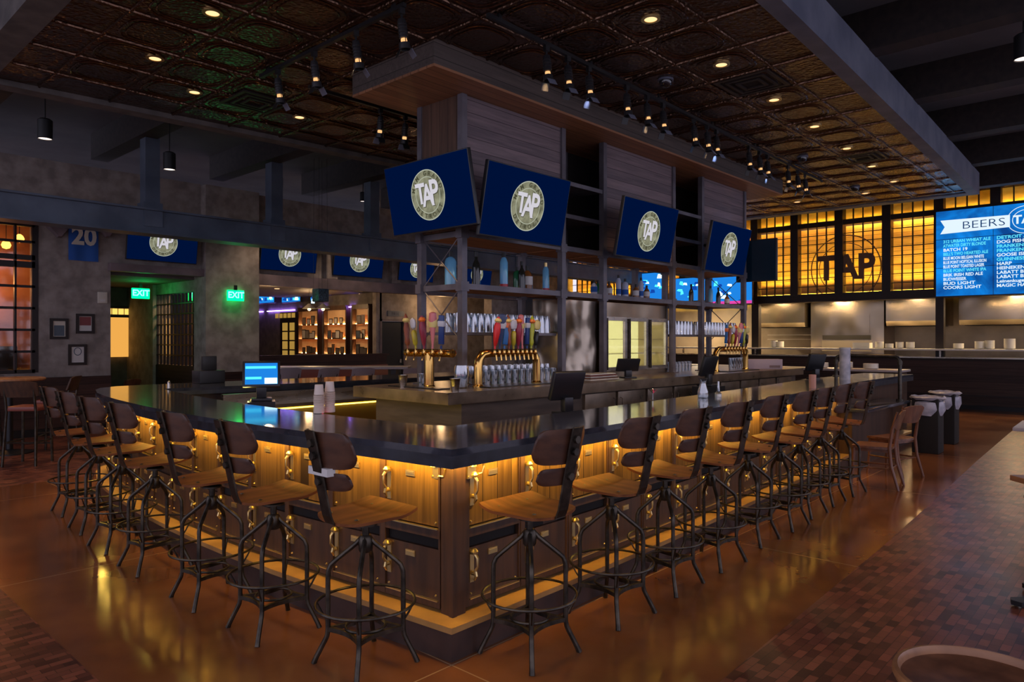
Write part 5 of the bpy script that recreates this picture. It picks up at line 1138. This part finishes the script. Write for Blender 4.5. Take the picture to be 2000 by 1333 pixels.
# ================================================================== KITCHEN
ps = thing('kitchen_pass', 'long pale kitchen pass shelf under the amber windows', 'counter', (17.1,2,1.18))
MB().box((16.72,-6,1.36), (17.3,12.4,1.40), .006).build('pass_shelf', 'china', ps, local=False); MB().box((16.75,-6,1.18), (17.35,12.4,1.21)).build('lower_shelf', 'steel', ps, local=False)
for y in (-5,-3.2,-1,1.4,3.6,5.95,8.2,10.4): MB().box((17.0,y-.02,1.21), (17.04,y+.02,1.36)).build('shelf_post', 'steel', ps, local=False)
def hood(y0, y1, z0, z1, label):
    t = thing('extractor_hood', label, 'hood', (18.6,(y0+y1)/2,z0)); W = (y1-y0)/2
    b_ = MB(); A = [(-.6,z1-z0),(-.6,.12),(-.55,0),(.6,0),(.6,z1-z0)]
    vs = [[b_.bm.verts.new((x,s_*W,z)) for x, z in A] for s_ in (-1,1)]
    for i in range(5): b_.bm.faces.new((vs[0][i], vs[0][(i+1)%5], vs[1][(i+1)%5], vs[1][i]))
    b_.bm.faces.new(vs[0]); b_.bm.faces.new(vs[1][::-1]); b_.build('hood_body', 'hood_steel', t, smooth=False)
    MB().box((-.5,-W+.1,-.012), (.5,W-.1,-.002)).build('filter', 'slot', t); return t
hood(4.95,6.5,1.98,2.77,'stainless extractor hood at the left of the kitchen'); hood(1.55,2.85,1.98,2.77,'stainless extractor hood left of the middle kitchen post'); hood(-4.5,1.2,1.98,2.77,'long stainless extractor hood right of the middle kitchen post')
t = thing('pizza_oven', 'large stainless oven with dark mouth in the middle of the kitchen', 'oven', (18.7,3.9,0))
MB().box((-.5,-.95,0), (.5,.95,2.77)).build('oven_body', 'hood_steel', t); MB().box((-.53,-.62,1.62), (-.49,.62,1.74)).build('oven_mouth', 'slot', t); MB().box((-.52,-.60,1.80), (-.5,.60,2.30)).build('oven_panel', 'hood_steel', t); MB().box((-.52,-.64,1.3), (-.5,.64,1.6)).build('oven_front', mat('marbled_steel', (.4,.32,.22), .3, metal=.7), t)
tag(MB().box((18.2,-6,0), (19.4,2.9,1.15)).build('cook_line', 'steel'), 'stainless cooking line standing along the right kitchen wall', 'counter'); tag(MB().box((18.2,4.9,0), (19.4,9,1.15)).build('cook_line', 'steel'), 'stainless cooking line standing along the left kitchen wall', 'counter')
for z in (1.75,1.62): tag(MB().box((18.9,4.95,z), (19.3,6.4,z+.02)).build('wall_shelf', 'china'), f'{"upper" if z > 1.7 else "lower"} lit shelf under the left kitchen hood', 'shelf')
PL = [(1512,.19,.13),(1524,.17,.13),(1684,.11,.17),(1718,.17,.13),(1737,.12,.13),(1757,.16,.12),(1778,.16,.13),(1872,.13,.15),(1913,.18,.13),(1933,.20,.13),(1972,.24,.15)]
for i, (px, h_, r_) in enumerate(PL):
    p = at_x(px, 682, 17.0)
    if i == 2: tag(MB().box((16.9,p.y-.2,1.40), (17.15,p.y+.2,1.54)).build('dish_box', 'china'), 'pale rectangular dish box on the kitchen pass', 'box'); continue
    lathe_thing('plate_stack', [(r_*.45,0),(r_*.72,.02),(r_*.72,h_),(r_*.65,h_),(0,h_-.02)], 'china', 17.0, p.y, 1.40, f'stack of white plates on the kitchen pass, {ORD[i] if i < 10 else "last"} from the left', 'plates', 'plate stacks on the kitchen pass')
for y in (-3,0,2.2,4.1,5.7,8.5): lamp('AREA', 'kitchen_lamp', (18.0,y,2.74), P['kitchen'], (1.0,.74,.42), size=.9, sy=.3, target=(18.0,y,0))
for y in (4.6,2.5,.2,-1.8,6.6): lamp('AREA', 'pass_lamp', (17.15,y,2.61), 7, (1.0,.72,.38), size=.06, sy=1.0, target=(17.15,y,0))

# ================================================================== LEFT WALL THINGS
def picture(px0, py0, px1, py1, label, inner, patch=None):
    a, c_ = at_y(px0, py0, WY), at_y(px1, py1, WY); W, H = c_.x-a.x, a.z-c_.z
    t = thing('framed_picture', label, 'picture', ((a.x+c_.x)/2, WY-.001, (a.z+c_.z)/2-H/2)); f = .045
    MB().box((-W/2,-.03,0), (W/2,0,f)).box((-W/2,-.03,H-f), (W/2,0,H)).box((-W/2,-.03,f), (-W/2+f,0,H-f)).box((W/2-f,-.03,f), (W/2,0,H-f)).build('frame', 'red_vinyl' if False else 'mullion', t)
    MB().box((-W/2+f,-.012,f), (W/2-f,-.004,H-f)).build('mount', inner, t)
    if patch:
        (x0,z0,x1,z1), pm = patch; MB().box((-W/2+f+x0*(W-2*f),-.014,f+z0*(H-2*f)), (-W/2+f+x1*(W-2*f),-.012,f+z1*(H-2*f))).build('print', pm, t)
    return t
picture(97,622,133,663,'dark framed picture at the left of three on the concrete wall','cream',((.08,.04,.92,.72), mat('print_blue', (.10,.13,.16), .6)))
picture(148,613,184,652,'framed red and white poster at the right of three on the wall','white',((.05,.38,.95,.97), mat('print_red', (.25,.06,.06), .6)))
t = picture(133,673,169,713,'white framed print with a small round emblem, lowest of three','white')
b_ = MB(); b_.tube([(.055*math.cos(k*PI/10), -.014, .235+.065*math.sin(k*PI/10)) for k in range(20)], .006, 5, True); b_.build('emblem', 'steel_beam', t)
# jersey
a, c_ = at_y(134,437,WY-.05), at_y(192,512,WY-.05); W, H = c_.x-a.x, a.z-c_.z
t = thing('sports_jersey', 'blue sports jersey with number 20 hung on the left wall', 'jersey', ((a.x+c_.x)/2,WY-.04,c_.z))
MB().grid(lambda u, v: ((u-.5)*W, -.012*math.sin(u*9)-.01, v*(H+.15)), 12, 6, (0,-.01,0)).build('jersey_body', 'jersey', t)
text('number', '20', .42, 'cream', basis((.0,-.04,H*.66), (1,0,0), (0,0,1)), t, bold=.014, sx=.92, extr=.003)
for px, nm in ((114,'left'), (208,'right')):
    p = at_y(px, 452, WY-.1); t = thing('wall_sconce', f'small pale fan-shaped ornament on the {nm} of the blue jersey', 'ornament', (p.x,WY-.02,p.z-.1))
    b_ = MB(); vs = [(-.16,.16),(-.12,.20),(.12,.20),(.16,.13),(.06,.0),(.0,.0)]; A = [b_.bm.verts.new((x,0,z)) for x, z in vs]; B_ = [b_.bm.verts.new((x*.8,-.10,z*.9+.02)) for x, z in vs]
    for i in range(6): b_.bm.faces.new((A[i], A[(i+1)%6], B_[(i+1)%6], B_[i]))
    b_.bm.faces.new(A); b_.bm.faces.new(B_[::-1]); b_.build('ornament_body', 'lintel', t)
p = at_y(199,582,WY); t = thing('fire_alarm', 'pale fire alarm strobe left of the exit passage', 'alarm', (p.x,WY,p.z-.10)); MB().box((-.075,-.05,0), (.075,0,.20), .01).build('housing', 'cream', t); MB().box((-.04,-.06,.03), (.04,-.05,.07)).build('strobe', 'white', t)
def exit_sign(c_, label, glow=True):
    t = thing('exit_sign', label, 'exit sign', c_); W, H = .34, .21
    MB().box((-W/2,-.02,0), (W/2,.02,H), .006).build('housing', 'exit_green', t)
    text('lettering', 'EXIT', .17, 'exit_letter', basis((.0,-.024,H*.52), (1,0,0), (0,0,1)), t, bold=.004, extr=.001, sx=.95)
    MB().box((-.03,-.015,H), (.03,.015,H+.10)).build('bracket', 'black', t); return t
p = at_y(271,584,13.0); exit_sign((p.x,12.9,p.z), 'green exit sign hanging inside the passage')
lamp('POINT', 'exit_glow', (p.x,12.7,p.z+.12), 2.5, (.02,1,.15), size=.1)
p = at_y(461,588,WY-.30); exit_sign((p.x,WY-.28,p.z), 'green exit sign on the concrete column right of the passage')
lamp('POINT', 'exit_glow', (p.x,WY-.42,p.z-.05), .9, (.02,1,.12), size=.08)
# black till box on the far bar beneath that column
q = at_z(425,750,1.07); t = thing('till_box', 'small black till with screen hood on the far left bar', 'till', (q.x,q.y+.25,1.07)); MB().box((-.16,-.12,0), (.16,.12,.16), .01).box((-.08,-.02,.16), (.10,.04,.34), .01).build('till_body', 'black_plastic', t)

# ================================================================== BACK ROOM
shp = [(590,628),(640,683),(695,727)]
for i, (xa, xb) in enumerate(shp):
    ya, yb_ = at_x(xa,640,BX).y, at_x(xb,640,BX).y; y0, y1 = min(ya,yb_), max(ya,yb_)
    t = thing('display_shelf', f'amber lit display shelf bay, {["left","middle","right"][i]} of three in the back room', 'display shelf', (BX,(y0+y1)/2,1.22)); W = (y1-y0)/2
    MB().box((-.012,-W,0), (-.002,W,1.22)).build('back_panel', noisy(mat('display_panel', (.75,.52,.3), .7), (.62,.42,.24), (.80,.58,.36), sc=2), t)
    for s_ in (-1,1): MB().box((-.13,s_*W-.02,-.1), (0,s_*W+.02,1.3)).build('side_panel', 'bar_wood_dark', t)
    for k, z in enumerate((.0,.42,.82)):
        MB().box((-.14,-W+.02,z-.02), (0,W-.02,z)).build('shelf', 'shelf_wood', t); MB().box((-.022,-W+.03,z+.001), (-.014,W-.03,z+.010)).build('light_strip', 'shelf_led', t)
    MB().box((-.14,-W,1.22), (0,W,1.34)).build('header', 'bar_wood_dark', t)
    for k, z in enumerate((.0,.42,.82)):
        n_ = 4 if i < 2 else 3; n_ -= (k == 2)
        for j in range(n_):
            y = (y0+y1)/2-W+.16+(2*W-.32)*(j+.5)/n_+random.uniform(-.04,.04); h_ = random.uniform(.16,.30); w_ = random.uniform(.14,.22); zz = 1.22+z
            pic = thing('framed_photo', f'small framed photo on the {["bottom","middle","top"][k]} shelf of the {["left","middle","right"][i]} display bay', 'picture', (BX-.09,y,zz), group=f'framed photos on the {["bottom","middle","top"][k]} shelf of the {["left","middle","right"][i]} display bay')
            MB().box((0,-w_/2,0), (.012,w_/2,h_)).build('frame', random.choice(['mullion','mullion','chair_wood','black']), pic); MB().box((-.003,-w_/2+.025,.025), (0,w_/2-.025,h_-.025)).build('photo', random.choice(['cream','steel_beam','plaster','white','lintel']) if k else 'plaster_dark', pic)
ya = at_x(587,640,BX).y; yb_ = at_x(550,640,BX).y
t = struct(MB().box((BX-.05,ya+.1,0), (BX,yb_,2.45)).build('door_2', 'mullion'))
for k in range(2):
    for j in range(4): MB().box((BX-.06,ya+.25+k*(yb_-ya-.3)/2,1.05+j*.28), (BX-.052,ya+.1+(k+1)*(yb_-ya-.25)/2,1.05+j*.28+.24)).build('pane', noisy(mat('door_pane', (.5,.32,.08), .6, emit=(.55,.34,.07), es=.35), (.40,.26,.06), (.6,.4,.1), sc=2) if (k,j) == (0,0) else bpy.data.materials['door_pane'], t, local=False)
for j in range(5): MB().box((BX-.06,ya+.22+j*.24,2.28), (BX-.052,ya+.40+j*.24,2.42)).build('transom_pane', bpy.data.materials['door_pane'], t, local=False)
for i, (x0, x1, y0_, y1_) in enumerate(((502,536,574,592),(550,587,576,590),(606,617,580,588))):
    t = sport_tv('small_television', 8.7, x1, x0, y1_, y0_, f'cyan back room television, {["left","middle","right"][i]} of three before the violet wall', 0); t['group'] = 'televisions before the violet wall'
for i in range(4):
    y = 12.9+i*1.9; o = tag(MB().box((BX-.05,y,2.50), (BX-.002,y+1.6,2.52)).build('violet_light_bar', 'purple_led'), f'violet light bar above the display shelves, {ORD[i]} from the right', 'light')
for i, (px, py) in enumerate(((541,564),(591,560),(680,565),(705,574),(759,569),(776,577))):
    p = at_z(px, py, 2.86); t = thing('room_downlight', f'small recessed light in the low back room ceiling, {ORD[i]} from the left', 'ceiling light', (p.x,p.y,2.85)); MB().cyl((0,0,0), (0,0,.01), .06, seg=14).build('lens', 'lamp_face', t)
for x, y in ((6.0,12.8),(7.8,14.0),(6.5,16.0),(10.6,11.95)): lamp('POINT', 'room_lamp', (x,y,2.5), 16, WARM, size=.1)  # last one is fill, added to brighten the wall by the dark door
for px, nm in ((604,'left'),(631,'right')):
    p = at_y(px, 603, 13.2); t = thing('cone_pendant', f'white cone pendant lamp with bare bulb, {nm} of two before the display shelves', 'pendant lamp', (p.x,p.y,p.z-.04))
    MB().lathe([(.03,.14),(.06,.12),(.165,.035),(.17,.04),(.06,.13),(.03,.16),(0,.165)], seg=20).build('shade', 'white', t); MB().lathe([(0,-.02),(.035,0),(.04,.03),(.02,.08),(0,.09)], seg=12).build('bulb', 'bulb', t); MB().cyl((0,0,.16), (0,0,max(.3, 2.86-p.z+.04)), .005, seg=6).build('cord', 'black', t)
p = at_y(626,590,9.9); t = thing('hanging_speaker', 'dark meshed speaker cube hanging on thin cords before the back room', 'speaker', (p.x,9.9,p.z))
MB().box((-.12,-.12,0), (.12,.12,.26), .02).build('speaker_box', noisy(mat('speaker_mesh', (.02,.04,.06), .4), (.008,.012,.02), (.06,.12,.16), sc=40), t)
for x in (-.1,.1):
    for y in (-.1,.1): MB().cyl((x,y,.26), (x*.9,y*.9,5.24-p.z), .003, seg=5).build('cord', 'black', t)
